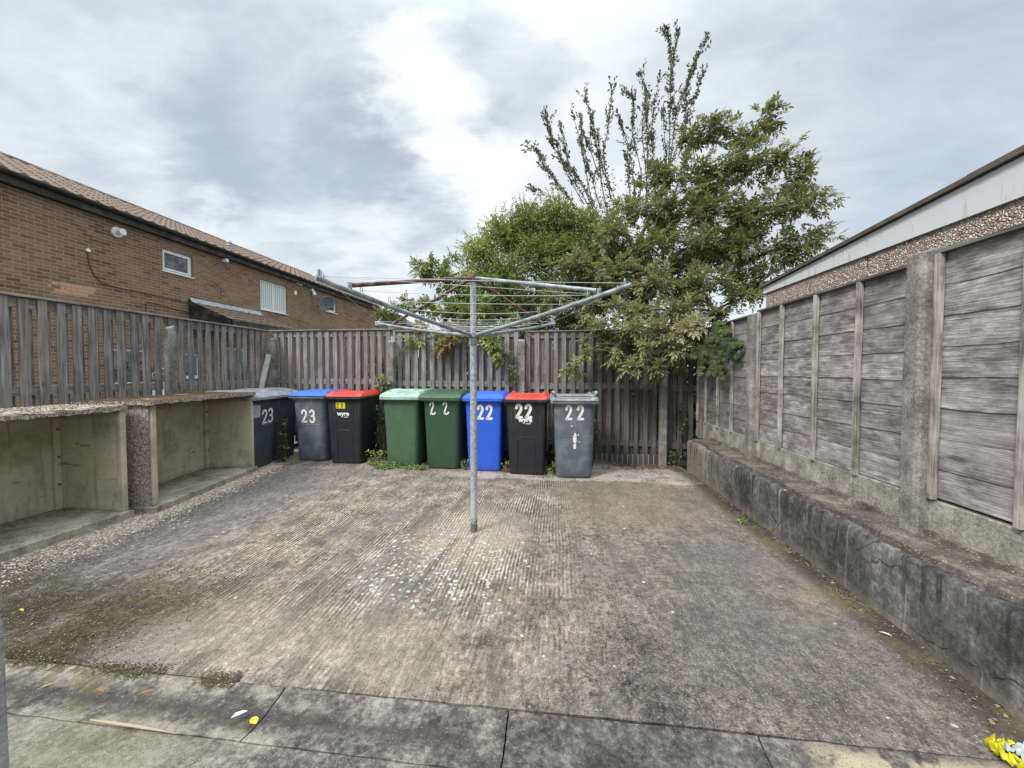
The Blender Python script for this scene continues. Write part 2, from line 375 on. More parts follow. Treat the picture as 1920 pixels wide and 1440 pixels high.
def f_fascia(t):
    p = t.obj(); x, y, z = t.xyz(p); st = t.noise(t.scale(p, (1, 22, 4)), 1.0, 5, .7); sp = t.vor(p, 20.0)
    c = t.mix(t.step(st, .54, .70, 0, .6), (.58, .60, .61), (.27, .265, .25))
    c = t.mix(t.mul(t.step(sp, .07, .12, .7, 0), t.step(t.xyz(t.vor(p, 20.0, out=1))[0], .8, .86)), c, (.15, .13, .11))
    t.out(c, .5, t.bump(st, .1, .002))
M_fascia = mat('white fascia board', f_fascia)
M_sheet = simple('dark roof sheet', (.075, .065, .055), .7, var=.6, sc=6, col2=(.16, .13, .10), bump=.4)
def f_galv(t):
    p = t.obj(); sp = t.vor(p, 85.0, out=1); r1, r2, r3 = t.xyz(sp); n = t.noise(p, 9.0, 4, .6); x, y, z = t.xyz(p)
    c = t.ramp(t.add(t.mul(r1, .5), t.mul(n, .5)), [(.2, (.25, .275, .30)), (.5, (.38, .41, .44)), (.8, (.55, .58, .61))])
    c = t.mix(t.mul(t.step(t.noise(p, 30.0, 4, .7), .62, .72), .6), c, (.12, .10, .07))
    c = t.mix(t.step(t.add(z, t.mul(t.sub(t.noise(p, 45.0, 4, .6), .5), .14)), .05, .13, .75, 0), c, (.07, .062, .045))                # mossy foot of the post
    c = t.mix(t.mul(t.step(z, .20, .42, .55, .0), t.step(z, .10, .13)), c, (.60, .60, .58))     # whitish bloom above it
    t.out(c, .55, t.bump(r2, .12, .002), .35, .5)
M_galv = mat('galvanised steel', f_galv)
def f_arm(t):
    p = t.obj(); n = t.noise(p, 14.0, 5, .65); m = t.noise(p, 55.0, 3, .6)
    c = t.ramp(n, [(.3, (.13, .155, .155)), (.5, (.25, .29, .30)), (.7, (.42, .46, .48))])
    c = t.mix(t.step(m, .58, .7, 0, .75), c, (.085, .08, .06))
    t.out(c, .6, t.bump(m, .3, .002), .25, .5)
M_arm = mat('weathered galvanised tube', f_arm)
def f_rust(t):
    p = t.obj(); n = t.noise(p, 18.0, 5, .65)
    c = t.ramp(n, [(.3, (.06, .034, .026)), (.5, (.155, .088, .064)), (.68, (.30, .23, .20))])
    t.out(c, .8, t.bump(n, .4, .003), .1, .3)
M_rust = mat('rusty steel', f_rust)
M_wire = simple('steel wire', (.5, .53, .56), .4, .4, .5)
def f_glass(t):
    b = t.n('ShaderNodeBsdfGlass', {'Color': (.9, .95, .95), 'Roughness': .02, 'IOR': 1.45})
    g = t.n('ShaderNodeBsdfTransparent', {0: (.93, .97, .97)}); gl = t.n('ShaderNodeBsdfGlossy', {0: (1, 1, 1), 1: .03})
    fr = t.n('ShaderNodeFresnel', {0: 1.5}); fr2 = t.m('ADD', fr, .12, clamp=True)
    o = t.n('ShaderNodeMixShader', {0: fr2, 1: g, 2: gl}); t.n('ShaderNodeOutputMaterial', {0: o}, None)
M_glass = mat('window glass', lambda t: t.out(t.mix(t.step(t.noise(t.obj(), 4.0, 4, .6), .42, .55), (.025, .035, .03), (.10, .13, .125)), .06, spec=.8))
def f_bglass(t):
    x, y, z = t.xyz(t.obj()); wv = t.add(.5, t.mul(t.m('SINE', t.mul(y, 2*math.pi/.10)), .5))
    t.out(t.mix(t.step(wv, .0, .5), (.33, .38, .36), (.60, .66, .63)), .08, spec=.6)
M_bglass = mat('glass over pale vertical blinds', f_bglass)
M_blind = simple('pale vertical blind', (.80, .84, .82), .8, var=.15)
M_room = simple('dark room', (.03, .033, .035), .9)
M_satin = simple('light grey dish', (.22, .24, .27), .5, var=.3)

def f_plastic(col, fade, famt=.5, rough=.42, grime=.5):
    def fn(t):
        p = t.obj(); x, y, z = t.xyz(p)
        a = t.noise(p, 5.0, 5, .6); b = t.noise(t.scale(p, (14, 14, 3.5)), 1.0, 5, .65); f = t.noise(p, 220.0, 2, .5)
        c = t.mix(t.mul(t.step(a, .38, .7), famt), col, fade)
        c = t.mix(t.mul(t.step(b, .52, .72), grime * .5), c, tuple(q * .45 for q in col))
        c = t.mix(t.step(t.add(z, t.mul(a, .1)), .02, .16, grime, 0), c, (.09, .08, .065))
        dst = t.step(t.noise(p, 34.0, 5, .7), .57, .75); c = t.mix(t.mul(dst, grime * .35), c, (.3, .29, .26))
        scr = t.step(t.noise(t.scale(p, (3, 3, 90)), 1.0, 4, .7), .66, .70); c = t.mix(t.mul(scr, t.mul(t.step(t.noise(p, 6.0, 3), .52, .62), .30)), c, (.42, .42, .40))
        run = t.noise(t.scale(p, (38, 38, 1.6)), 1.0, 4, .6); c = t.mix(t.mul(t.step(run, .56, .70), t.mul(t.step(z, .3, .9), .28)), c, (.2, .19, .16))
        t.out(c, t.lin(b, .3, .7, rough - .05, rough + .2), t.bump(f, .08, .001), spec=.45)
    return fn
M_green = mat('mid green bin plastic', f_plastic((.058, .125, .066), (.085, .165, .10), .6))
M_green2 = mat('dark green bin plastic', f_plastic((.032, .074, .040), (.042, .092, .052), .5))
M_greenlid = mat('pale green lid', f_plastic((.20, .33, .25), (.42, .53, .47), .9, .5))  # lid plastic much paler than the green body
M_blue = mat('bright blue bin plastic', f_plastic((.022, .11, .62), (.035, .15, .72), .4, .36, .3))
M_bluelid = mat('faded blue lid', f_plastic((.03, .115, .42), (.05, .16, .5), .6))
M_blk = mat('black bin plastic', f_plastic((.0155, .0165, .02), (.028, .03, .036), .5, .48, .25))
M_red = mat('red lid plastic', f_plastic((.62, .045, .028), (.72, .09, .055), .5, .4, .2))
M_grey = mat('faded grey bin plastic', f_plastic((.10, .118, .142), (.20, .225, .25), .8, .5, .7))
M_greyd = mat('dark slate bin plastic', f_plastic((.04, .052, .066), (.075, .09, .105), .6, .5, .6))
M_greylid = mat('weathered grey lid', f_plastic((.17, .185, .20), (.33, .36, .38), .9, .5, .6))
def f_paint(t):
    p = t.obj(); n = t.noise(p, 60.0, 4, .6)
    t.out(t.mix(t.step(n, .55, .72, 0, .45), (.80, .80, .78), (.45, .44, .42)), .6)
M_paint = mat('white hand paint', f_paint)
M_stick = simple('yellow sticker', (.78, .72, .08), .5, var=.1)
M_paper = simple('grey paper notice', (.42, .44, .46), .7, var=.5, sc=40)
M_ink = simple('black ink', (.012, .012, .012), .6)

def f_leaf(stops, trans=.3, rough=.5):
    def fn(t):
        r = t.attr(); c = t.ramp(r, stops); p = t.obj(); n = t.noise(p, 2.2, 3, .5)
        c = t.mix(t.step(n, .4, .65, 0, .35), c, t.mix(.5, c, (.24, .21, .09)))
        b = t.n('ShaderNodeBsdfPrincipled', {'Base Color': c, 'Roughness': rough, 'Specular IOR Level': .45})
        tr = t.n('ShaderNodeBsdfTranslucent', {0: t.mix(.5, c, (.18, .22, .03))})
        o = t.n('ShaderNodeMixShader', {0: trans, 1: b, 2: tr}); t.n('ShaderNodeOutputMaterial', {0: o}, None)
    return fn
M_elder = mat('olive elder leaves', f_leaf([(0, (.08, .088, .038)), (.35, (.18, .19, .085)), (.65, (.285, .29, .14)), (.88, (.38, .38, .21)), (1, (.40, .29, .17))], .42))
M_elder2 = mat('yellow green elder leaves', f_leaf([(0, (.08, .13, .04)), (.4, (.17, .25, .07)), (.75, (.29, .35, .10)), (1, (.33, .19, .12))], .35))
M_bush = mat('bright green bush leaves', f_leaf([(0, (.07, .09, .035)), (.35, (.18, .24, .065)), (.7, (.33, .42, .10)), (1, (.48, .55, .17))], .45))
M_plum = mat('dull purple green leaves', f_leaf([(0, (.075, .065, .075)), (.4, (.10, .105, .09)), (.7, (.11, .145, .075)), (1, (.17, .13, .12))], .2))
M_creeper = mat('dark green creeper leaves', f_leaf([(0, (.03, .05, .022)), (.6, (.065, .105, .04)), (.97, (.11, .16, .06)), (1, (.16, .11, .05))], .2))
M_weed = mat('fresh green weed leaves', f_leaf([(0, (.06, .12, .03)), (.5, (.14, .26, .05)), (1, (.28, .40, .09))], .3))
M_hedge = mat('hedge leaves', f_leaf([(0, (.02, .035, .015)), (.5, (.05, .085, .03)), (1, (.12, .17, .05))], .2))
M_bark = simple('grey brown bark', (.16, .13, .105), .9, var=.8, sc=12, col2=(.06, .05, .04), bump=.8)
M_twig = simple('brown twig', (.13, .095, .07), .85, var=.5, sc=10)
M_berry = simple('dull brown elder berries', (.23, .14, .085), .6, var=.7, sc=20, col2=(.12, .05, .045))

# ------------------------------------------------------------------ ground and paving
def gz(x, y):
    a = max(0, min(1, (y - 4.9) / .9)); b = max(0, min(1, (x - .4) / .8))
    return -.06 * a*a*(3-2*a) * b*b*(3-2*b)
def f_earth(t):
    p = t.obj(); a = t.noise(p, .7, 6, .6); b = t.noise(p, 12.0, 5, .65)
    c = t.ramp(t.add(t.mul(a, .5), t.mul(b, .5)), [(.35, (.035, .04, .022)), (.5, (.07, .075, .04)), (.65, (.12, .105, .08))])
    t.out(c, .95, t.bump(b, .6, .02))
M_earth = mat('rough ground', f_earth)
MB().add([(-400,-400,-.14),(400,-400,-.14),(400,400,-.14),(-400,400,-.14)], [(0,1,2,3)]).build('ground', M_earth)['kind'] = 'structure'
def f_tarmac(t):
    p = t.obj(); b = t.noise(p, 60.0, 4, .6); a = t.noise(p, 1.5, 4, .6)
    t.out(t.mix(a, t.mix(b, (.05, .05, .05), (.13, .125, .12)), (.10, .095, .085)), .92, t.bump(b, .5, .006))
M_tarmac = mat('old asphalt', f_tarmac)
MB().add([(-10.6,0,-.05),(-4.95,0,-.05),(-4.95,30,-.05),(-10.6,30,-.05)], [(0,1,2,3)]).build('path', M_tarmac)['kind'] = 'structure'
M_gap = simple('black soil in joints', (.018, .016, .012), .98, var=.5)
MB().add([(-5,-2,-.045),(2.2,-2,-.045),(2.2,6.1,-.115),(-5,6.1,-.115)], [(0,1,2,3)]).build('joint_bed', M_gap)['kind'] = 'structure'

def f_yard(t):
    p = t.obj(); x, y, z = t.xyz(p)
    nb = t.noise(p, 1.1, 5, .6); nm = t.noise(p, 4.0, 5, .62); nf = t.noise(p, 26.0, 5, .65); nx = t.noise(p, 110.0, 3, .6)
    xw = t.add(x, t.mul(t.sub(nb, .5), .9)); yw = t.add(y, t.mul(t.sub(nm, .5), .7))
    # tamping ridges run towards the back fence
    wx = t.add(t.mul(x, 1.0), t.add(t.mul(t.sub(t.noise(t.scale(p, (1, .5, 1)), 1.5, 2, .5), .5), .07), t.mul(t.sub(nf, .5), .030)))
    ph = t.mul(wx, 2 * math.pi / .026)
    ramp_ = t.mul(t.step(t.noise(t.scale(p, (1.6, .8, 1)), 1.3, 4, .6), .40, .60), t.step(t.add(y, t.mul(nm, .8)), 2.0, 3.0, .18, 1))
    rid = t.add(.5, t.mul(t.mul(t.m('SINE', ph), .5), ramp_))
    brk = t.noise(t.scale(t.vec(wx, y, 0.0), (58, 9, 1)), 1.0, 5, .7)                        # broken streaks
    left = t.step(xw, -.25, .35, 1, 0)
    streak = t.add(t.mul(rid, .36), t.mul(brk, .64))
    lite = t.ramp(t.add(t.mul(streak, .42), t.add(t.mul(nm, .22), t.add(t.mul(nf, .20), t.mul(nx, .16)))), [(.395, (.032, .028, .024)), (.465, (.110, .094, .078)), (.535, (.245, .211, .172)), (.62, (.56, .495, .41))])
    dark = t.ramp(t.add(t.mul(nf, .30), t.add(t.mul(nx, .34), t.add(t.mul(nm, .20), t.mul(brk, .16)))), [(.40, (.032, .028, .026)), (.475, (.105, .091, .079)), (.55, (.22, .193, .163)), (.64, (.42, .375, .32))])
    c = t.mix(left, dark, lite)
    big = t.noise(t.scale(t.vec(wx, y, 0.0), (9, 1.1, 1)), 1.0, 5, .65)
    c = t.mix(t.mul(t.step(big, .53, .66), .55), c, (.085, .08, .075))
    c = t.mix(t.mul(t.mul(t.step(big, .47, .36), t.step(nf, .42, .56)), t.mul(t.step(xw, -.3, .6, 1, .25), .28)), c, (.62, .56, .48))
    # worn dark asphalt-like band in front of the bin stores
    band = t.mul(t.step(xw, -2.9, -2.45, 1, 0), t.step(y, 4.6, 5.1, 1, 0))
    bandc = t.ramp(t.add(t.mul(nf, .5), t.mul(brk, .5)), [(.36, (.05, .049, .05)), (.52, (.125, .12, .118)), (.66, (.27, .25, .225))])
    c = t.mix(t.mul(band, .8), c, bandc)
    sx_ = t.m('MAXIMUM', t.mul(t.step(y, 3.15, 3.05), t.step(t.add(x, t.mul(t.sub(nm, .5), .5)), -3.42, -3.60)), t.step(t.add(t.add(x, t.mul(y, .165)), t.mul(t.sub(nm, .5), .4)), -2.95, -3.08))
    c = t.mix(t.mul(sx_, .7), c, t.ramp(nf, [(.35, (.16, .13, .11)), (.6, (.52, .47, .40))]))
    mp = t.noise(t.scale(p, (1, .7, 1)), 7.0, 6, .7)
    c = t.mix(t.mul(t.step(mp, .53, .62), .38), c, (.055, .048, .043))
    c = t.mix(t.mul(t.step(mp, .46, .38), .14), c, (.42, .38, .32))
    # diffuse greyer patches
    c = t.mix(t.mul(t.step(nb, .5, .68), .55), c, t.mix(nf, (.085, .08, .078), (.21, .20, .19)))
    c = t.mix(t.mul(t.box(xw, yw, .1, 1.4, 3.3, 4.7, .3), .38), c, (.20, .165, .115))
    c = t.mix(t.mul(t.box(xw, yw, .6, 1.7, 1.6, 3.0, .4), .35), c, (.095, .093, .092))
    c = t.mix(t.mul(t.box(xw, yw, 1.35, 1.66, 2.2, 2.7, .14), t.step(nm, .40, .6, 0, .4)), c, (.30, .25, .18))
    c = t.mix(t.mul(t.box(xw, yw, -2.2, -.6, 1.5, 1.9, .2), .25), c, (.34, .31, .25))
    # pale strip of newer concrete along the back
    edge = t.add(y, t.mul(t.sub(nm, .5), .25))
    c = t.mix(t.mul(t.mul(t.step(edge, 4.62, 4.72), t.step(x, -1.7, -1.0)), t.step(t.add(t.mul(nm, .5), t.mul(nf, .5)), .40, .56, .15, .85)), c, t.mix(nf, (.20, .17, .15), (.60, .54, .48)))
    # pale scoured ring, rusty run and soot streaks at the drier post
    dx_ = t.add(x, .68); dy_ = t.add(y, -3.0)
    rr = t.m('SQRT', t.add(t.mul(dx_, dx_), t.mul(t.mul(dy_, dy_), .45))); rw = t.add(rr, t.mul(t.sub(nm, .5), .5))
    c = t.mix(t.mul(t.step(rw, .15, .55, 1, 0), .55), c, t.mix(nf, (.18, .15, .115), (.60, .53, .44)))
    c = t.mix(t.mul(t.box(t.add(x, t.mul(t.sub(nf, .5), .06)), y, -.76, -.66, 2.5, 2.95, .09), t.step(nm, .35, .6, .15, .6)), c, (.27, .19, .115))
    s1 = t.box(t.add(x, t.mul(t.sub(y, 3.0), -.10)), y, -.80, -.76, 2.1, 2.95, .03); s2 = t.box(t.add(x, t.mul(t.sub(y, 3.0), -.02)), y, -.655, -.635, 1.95, 3.0, .022)
    c = t.mix(t.mul(t.m('MAXIMUM', s1, s2), .8), c, (.07, .068, .065))
    # white lichen discs
    wv = t.n('ShaderNodeVectorMath', {0: p, 1: t.n('ShaderNodeVectorMath', {0: t.noise(p, 40.0, 2, .5, out=1), 'Scale': .012}, 0, operation='SCALE')}, 0, operation='ADD')
    for sc, th in ((44.0, .36), (24.0, .30)):
        ld = t.vor(wv, sc); l1, l2, l3 = t.xyz(t.vor(wv, sc, out=1))
        area = t.mul(t.box(xw, yw, -1.2, -.35, 2.1, 3.0, .25), .50)
        on = t.mul(t.step(t.add(l1, t.mul(area, .55)), 1.0, 1.06), t.step(t.add(ld, t.mul(t.sub(nf, .5), .5)), th * t_rand(sc), th * t_rand(sc) + .10, 1, 0))
        on = t.m('MAXIMUM', on, t.mul(t.step(l2, .994, .995), t.step(ld, .2, .26, 1, 0)))
        c = t.mix(t.mul(on, t.lin(nf, .35, .6, .2, .85)), c, (.62, .65, .64))
    # moss and dirt, near left and along the wall
    moss = t.mul(t.box(xw, yw, -4.2, -1.95, 1.2, 2.1, .25), t.step(t.add(t.mul(nm, .6), t.mul(nf, .4)), .36, .50))
    c = t.mix(t.mul(moss, .92), c, t.mix(t.step(nf, .42, .66), (.020, .016, .010), (.075, .064, .028)))
    wl = t.mul(t.step(t.add(x, t.mul(t.sub(nm, .5), .28)), 1.52, 1.66), t.step(nf, .3, .5))
    c = t.mix(t.mul(wl, .8), c, t.mix(t.step(nm, .47, .62), (.035, .026, .02), (.085, .075, .025)))
    # aggregate specks
    d = t.vor(p, 120.0); a1, a2, a3 = t.xyz(t.vor(p, 120.0, out=1))
    c = t.mix(t.mul(t.step(d, .22, .36, .8, 0), t.mul(t.step(a1, .88, .92), .8)), c, (.50, .475, .43))
    c = t.mix(t.mul(t.step(d, .25, .4, .85, 0), t.step(a2, .74, .80)), c, (.035, .033, .03))
    hl = t.add(t.mul(rid, t.mul(left, .55)), t.add(t.mul(brk, t.mul(left, .5)), t.add(t.mul(nf, .55), t.mul(nx, .5))))
    t.out(c, .93, t.bump(hl, .85, .010), spec=.22)
def t_rand(sc): return 1.0
M_yard = mat('tamped concrete yard', f_yard)
def f_slab(t):
    p = t.obj(); x, y, z = t.xyz(p)
    nb = t.noise(p, 1.6, 5, .6); nm = t.noise(p, 6.0, 5, .62); nf = t.noise(p, 40.0, 5, .65)
    c = t.ramp(t.add(t.mul(nf, .45), t.add(t.mul(nm, .3), t.mul(nb, .25))), [(.39, (.032, .030, .028)), (.49, (.105, .098, .088)), (.61, (.27, .255, .225))])
    c = t.mix(t.mul(t.step(x, -1.8, -.6, 1, 0), t.mul(t.step(y, 1.22, 1.15), .0)), c, (.3, .3, .25))
    pale_left = t.mul(t.step(t.add(x, t.mul(nm, .6)), -1.1, -.6, 1, 0), t.step(y, 1.18, 1.21, 1, 0))  # paler beige concrete on the near left of the paving
    c = t.mix(t.mul(pale_left, .42), c, t.mix(nf, (.10, .098, .078), (.38, .37, .31)))
    mp = t.noise(p, 9.0, 6, .7); c = t.mix(t.mul(t.step(mp, .52, .62), .5), c, (.05, .048, .044)); c = t.mix(t.mul(t.step(mp, .45, .38), .25), c, (.36, .34, .28))
    c = t.mix(t.mul(t.mul(t.step(nb, .50, .62), t.step(x, -.9, -1.8)), .45), c, (.12, .115, .055))
    c = t.mix(t.mul(t.mul(t.step(t.add(y, t.mul(t.sub(nm, .5), .16)), 1.34, 1.40), t.step(x, -.7, -1.6)), .0), c, (.3, .28, .2))
    # dark wet-looking centre of the gutter, worn pale lips
    lip = t.m('MAXIMUM', t.box(x, t.add(y, t.mul(t.sub(nm, .5), .04)), -5, -1.1, 1.39, 1.45, .02), t.box(x, t.add(y, t.mul(t.sub(nm, .5), .03)), -5, -.9, 1.2, 1.255, .02))
    c = t.mix(t.mul(t.mul(lip, t.step(nm, .40, .56)), .6), c, t.mix(nf, (.22, .205, .16), (.46, .43, .36)))
    fl = t.mul(t.step(t.add(y, t.mul(t.sub(nm, .5), .12)), 1.39, 1.44), t.step(t.add(x, t.mul(nb, .8)), -1.9, -1.2, 1, 0))
    c = t.mix(t.mul(fl, .8), c, t.ramp(nf, [(.38, (.03, .025, .015)), (.5, (.13, .11, .07)), (.62, (.38, .34, .26))]))
    mo = t.mul(t.step(nm, .5, .6), t.box(x, t.add(y, t.mul(t.sub(nb, .5), .2)), -5, -1.15, 1.22, 1.48, .1))
    c = t.mix(t.mul(mo, .75), c, t.mix(nf, (.06, .055, .025), (.14, .13, .06)))
    c = t.mix(t.mul(t.box(x, t.add(y, t.mul(t.sub(nm, .5), .05)), -5, -.3, 1.295, 1.35, .03), .85), c, t.mix(nf, (.022, .020, .020), (.085, .078, .072)))
    tan = t.mul(t.box(t.add(x, t.mul(t.sub(nm, .5), .3)), t.add(y, t.mul(t.sub(nf, .5), .05)), .9, 2.0, 1.28, 1.43, .03), t.step(nm, .38, .48))
    c = t.mix(t.mul(tan, .75), c, (.40, .355, .24))
    d = t.vor(p, 190.0); a1, a2, a3 = t.xyz(t.vor(p, 190.0, out=1))
    c = t.mix(t.mul(t.step(d, .22, .40, .8, 0), t.mul(t.step(a1, .90, .93), .75)), c, (.46, .45, .41))
    c = t.mix(t.mul(t.step(d, .25, .45, .8, 0), t.step(a2, .76, .8)), c, (.03, .03, .03))
    ld = t.vor(p, 15.0); l1 = t.xyz(t.vor(p, 15.0, out=1))[0]
    c = t.mix(t.mul(t.step(ld, .22, .32, .6, 0), t.mul(t.step(l1, .965, .97), 0.0)), c, (.42, .40, .22))
    t.out(c, .93, t.bump(t.add(nf, t.mul(t.noise(p, 130.0, 3, .6), .6)), .7, .006), spec=.22)
M_slab = mat('gutter and slab concrete', f_slab)

def sheet(name, x0, x1, y0, y1, res, zf, m, jx=.004, skirt=.05):
    """concrete sheet with slightly ragged edges and a real thickness"""
    nx = max(2, int((x1-x0)/res)); ny = max(2, int((y1-y0)/res))
    def fn(u, v):
        x = x0 + (x1-x0)*u; y = y0 + (y1-y0)*v
        if v in (0, 1): y += jx * FB(x, y, 3, 9)
        if u in (0, 1): x += jx * FB(x, y, 5, 9)
        e = min(u*(x1-x0), (1-u)*(x1-x0), v*(y1-y0), (1-v)*(y1-y0))
        return (x, y, zf(x, y) + (.0 if e > .001 else -.004))
    mb = MB().grid(nx, ny, fn)
    V = mb.v; idx = [i*(ny+1) for i in range(nx+1)] + [nx*(ny+1)+j for j in range(1, ny+1)] + [i*(ny+1)+ny for i in range(nx-1, -1, -1)] + [j for j in range(ny-1, 0, -1)]
    ring = [V[i] for i in idx]; n = len(ring)
    mb.add(ring + [(a, b, c - skirt) for a, b, c in ring], [(i, (i+1) % n, n+(i+1) % n, n+i) for i in range(n)])
    o = mb.build(name, m, smooth=True); o['kind'] = 'structure'; return o
sheet('yard', -4.9, 1.80, 1.456, 6.02, .05, lambda x, y: gz(x, y) + .006*FB(x, y, 0, .9, 3), M_yard)
def chz(x, y):
    q = (y - 1.33) / .12
    return -.016 * max(0, 1 - q*q) + .003*FB(x, y, 1, 2, 3)
for xa, xb in ((-4.9, -1.128), (-1.122, -.186), (-.180, .728), (.734, 1.80)):
    sheet('gutter_channel', xa, xb, 1.213, 1.4495, .02, chz, M_slab)
sheet('paving', -4.9, 1.80, -1.5, 1.207, .05, lambda x, y: .003*FB(x, y, 1, 1.2, 3), M_slab)

# ------------------------------------------------------------------ fences
def slat_panel(parent, axis, a0, a1, face, back, z0, z1, pitch=.131, w=.07, hide=()):
    """hit-and-miss panel. axis 'X' or 'Y' = the direction it runs; face = coordinate of its front, back = behind (sign gives depth)"""
    sgn = 1 if back > face else -1
    mb = MB(); n = int(round((a1-a0)/pitch)); pit = (a1-a0)/n
    def bx(c0, c1, d0, d1, zz0, zz1, r):
        d0, d1 = sorted((d0, d1))
        if axis == 'Y': mb.box(d0, d1, c0, c1, zz0, zz1, r)
        else: mb.box(c0, c1, d0, d1, zz0, zz1, r)
    for i in range(n):
        c = a0 + pit*(i+.5) + random.uniform(-.006, .006); ww = w*random.uniform(.92, 1.05); f = face + sgn*random.uniform(0, .004)
        zt = z1 - random.uniform(.0, .008); zb = z0 + random.uniform(-.012, .02)
        sh = random.uniform(-.008, .008)
        d0, d1 = sorted((f, f + sgn*.016))
        b = len(mb.v)
        cs = [(c-ww/2, zb), (c+ww/2, zb), (c+ww/2+sh, zt), (c-ww/2+sh, zt)]
        if axis == 'Y': vs = [(d1, q, z) for q, z in cs] + [(d0, q, z) for q, z in cs]
        else: vs = [(q, d0, z) for q, z in cs] + [(q, d1, z) for q, z in cs]
        mb.add(vs, [(0,1,2,3),(7,6,5,4),(0,4,5,1),(1,5,6,2),(2,6,7,3),(3,7,4,0)], random.random())
        if i < n-1:
            c2 = c + pit/2 + random.uniform(-.006, .006); f2 = face + sgn*.052; kw = .74 if axis == 'Y' else .97
            bx(c2-ww/2*kw, c2+ww/2*kw, f2, f2+sgn*.016, zb+.01, zt-.02, random.random()*.6)
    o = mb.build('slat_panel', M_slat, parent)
    for zz in (z1-.095, z0 + (z1-z0)*.555 - .045, z0+.13):
        rl = MB()
        if axis == 'Y': rl.box(min(face+sgn*.021, face+sgn*.049), max(face+sgn*.021, face+sgn*.049), a0, a1, zz, zz+.09, random.random())
        else: rl.box(a0, a1, min(face+sgn*.021, face+sgn*.049), max(face+sgn*.021, face+sgn*.049), zz, zz+.09, random.random())
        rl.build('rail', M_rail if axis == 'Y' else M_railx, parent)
    return o
def post(parent, x, y, z1, w=.10, d=.10, z0=-.1, slope=(0, 0)):
    mb = MB(); h = w/2; k = d/2; c = .014
    ring = lambda z, s=1.0, dz=0: [Vector((x+px*s, y+py*s, z)) for px, py in ((-h+c,-k),(h-c,-k),(h,-k+c),(h,k-c),(h-c,k),(-h+c,k),(-h,k-c),(-h,-k+c))]
    r = [ring(z0), ring(z1-.02)]
    top = ring(z1, .86)
    for q in top: q.z += slope[0]*(q.x-x) + slope[1]*(q.y-y)
    mb.loft(r + [top]); return mb.build('concrete_post', M_post, parent, bevel=.004)
lf = empty('slat_fence', (0,0,0), 0, 'grey hit-and-miss slat fence on the left, in front of the brick house', 'fence')
slat_panel(lf, 'Y', 4.20, 5.84, -4.755, -4.83, .10, 1.985)
slat_panel(lf, 'Y', 1.95, 4.16, -4.755, -4.83, .10, 1.985)
slat_panel(lf, 'Y', -.2, 1.91, -4.755, -4.83, .10, 1.985)
for q in ((-4.842, -4.735, 4.22, 5.93, 1.986, 2.006, .7), (-4.842, -4.738, .0, 4.215, 1.988, 2.006, .3)): MB().box(*q).build('capping', M_rail, lf, .003)
post(lf, -4.685, 4.17, 1.865, slope=(0, .5)); post(lf, -4.685, 1.95, 1.865)
bf = empty('slat_fence', (0,0,0), 0, 'grey-brown hit-and-miss slat fence along the back, behind the wheelie bins', 'fence')
for a, b, zt in ((-4.70, -2.62, 1.985), (-2.56, -.57, 1.955), (-.50, 1.50, 1.925), (1.57, 2.02, 1.90)):
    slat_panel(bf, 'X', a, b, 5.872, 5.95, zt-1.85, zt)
for q in ((-4.73, -2.58, 5.852, 5.965, 1.986, 2.008, .6), (-2.575, -.54, 5.855, 5.965, 1.956, 1.975, .2), (-.53, 2.0, 5.856, 5.965, 1.926, 1.944, .1)): MB().box(*q).build('capping', M_railx, bf, .003)
post(bf, -4.64, 5.80, 1.86, .12, .10, slope=(.2, .3))
for x, zt in ((-2.592, 1.80), (-.535, 1.80), (1.535, 1.78)): post(bf, x, 5.80, zt, .11, .10, z0=-.15, slope=(0, .4))
MB().box(-2.5, 1.76, 5.86, 5.97, -.12, .085).build('brick_plinth', M_plinth, bf, .003)

rf = empty('panel_fence', (0,0,0), 0, 'grey board panel fence with concrete posts on the right, in front of the garage', 'fence')
def waney(y0, y1, z0, z1, battens, seed):
    random.seed(seed); mb = MB(); n = 8; hb = (z1-z0)/n
    for i in range(n-1, -1, -1):
        zb = z0 + hb*i; zt = min(zb + hb*1.18, z1); sd = random.random()*50; ny = 70; r = random.random()
        amp = 0 if i == 0 else 1
        def low(y): return zb + amp*(.010*mn.noise(Vector((y*2.1, sd, 0))) + .004*mn.noise(Vector((y*9, sd, 4))) + .012*mn.noise(Vector((y*.7, sd, 9))))
        vs = []
        for k in range(ny+1):
            y = y0 + (y1-y0)*k/ny; zl = low(y); bow = .003*mn.noise(Vector((y*1.5, sd, 2)))
            vs += [(2.036+bow, y, zt), (2.0305+bow, y, zl), (2.034+bow, y, zl), (2.042+bow, y, zt)]
        fs = []
        for k in range(ny):
            a = k*4; b = a+4; fs += [(a, a+1, b+1, b), (a+1, a+2, b+2, b+1), (a+2, a+3, b+3, b+2), (a+3, a, b, b+3)]
        mb.add(vs, fs, r)
    mb.build('board_panel', M_board, rf)
    for y in battens:
        m2 = MB(); m2.box(1.998, 2.026, y-.016, y+.016, z0-.012, z1, random.random()*.5+.4); o = m2.build('batten', M_batten, rf, .002)
    MB().box(2.0, 2.06, y0, y1, z1+.001, z1+.019, .6).build('capping', M_rail, rf, .002)
waney(4.27, 5.86, .628, 1.90, (5.80, 5.50, 5.11, 4.72, 4.30), 3)
waney(2.44, 4.16, .632, 1.92, (4.135, 3.74, 3.28, 2.845), 4)
waney(.62, 2.33, .645, 1.945, (2.305, 1.905, 1.46, 1.02, .65), 5)
waney(-1.2, .52, .645, 1.945, (.5, .05, -.4, -.85), 6)
for y0, y1 in ((4.27, 5.86), (2.44, 4.16), (.62, 2.33), (-1.2, .52)):
    MB().box(2.018, 2.068, y0, y1, .38, .626).build('gravel_board', M_gravel, rf, .004)
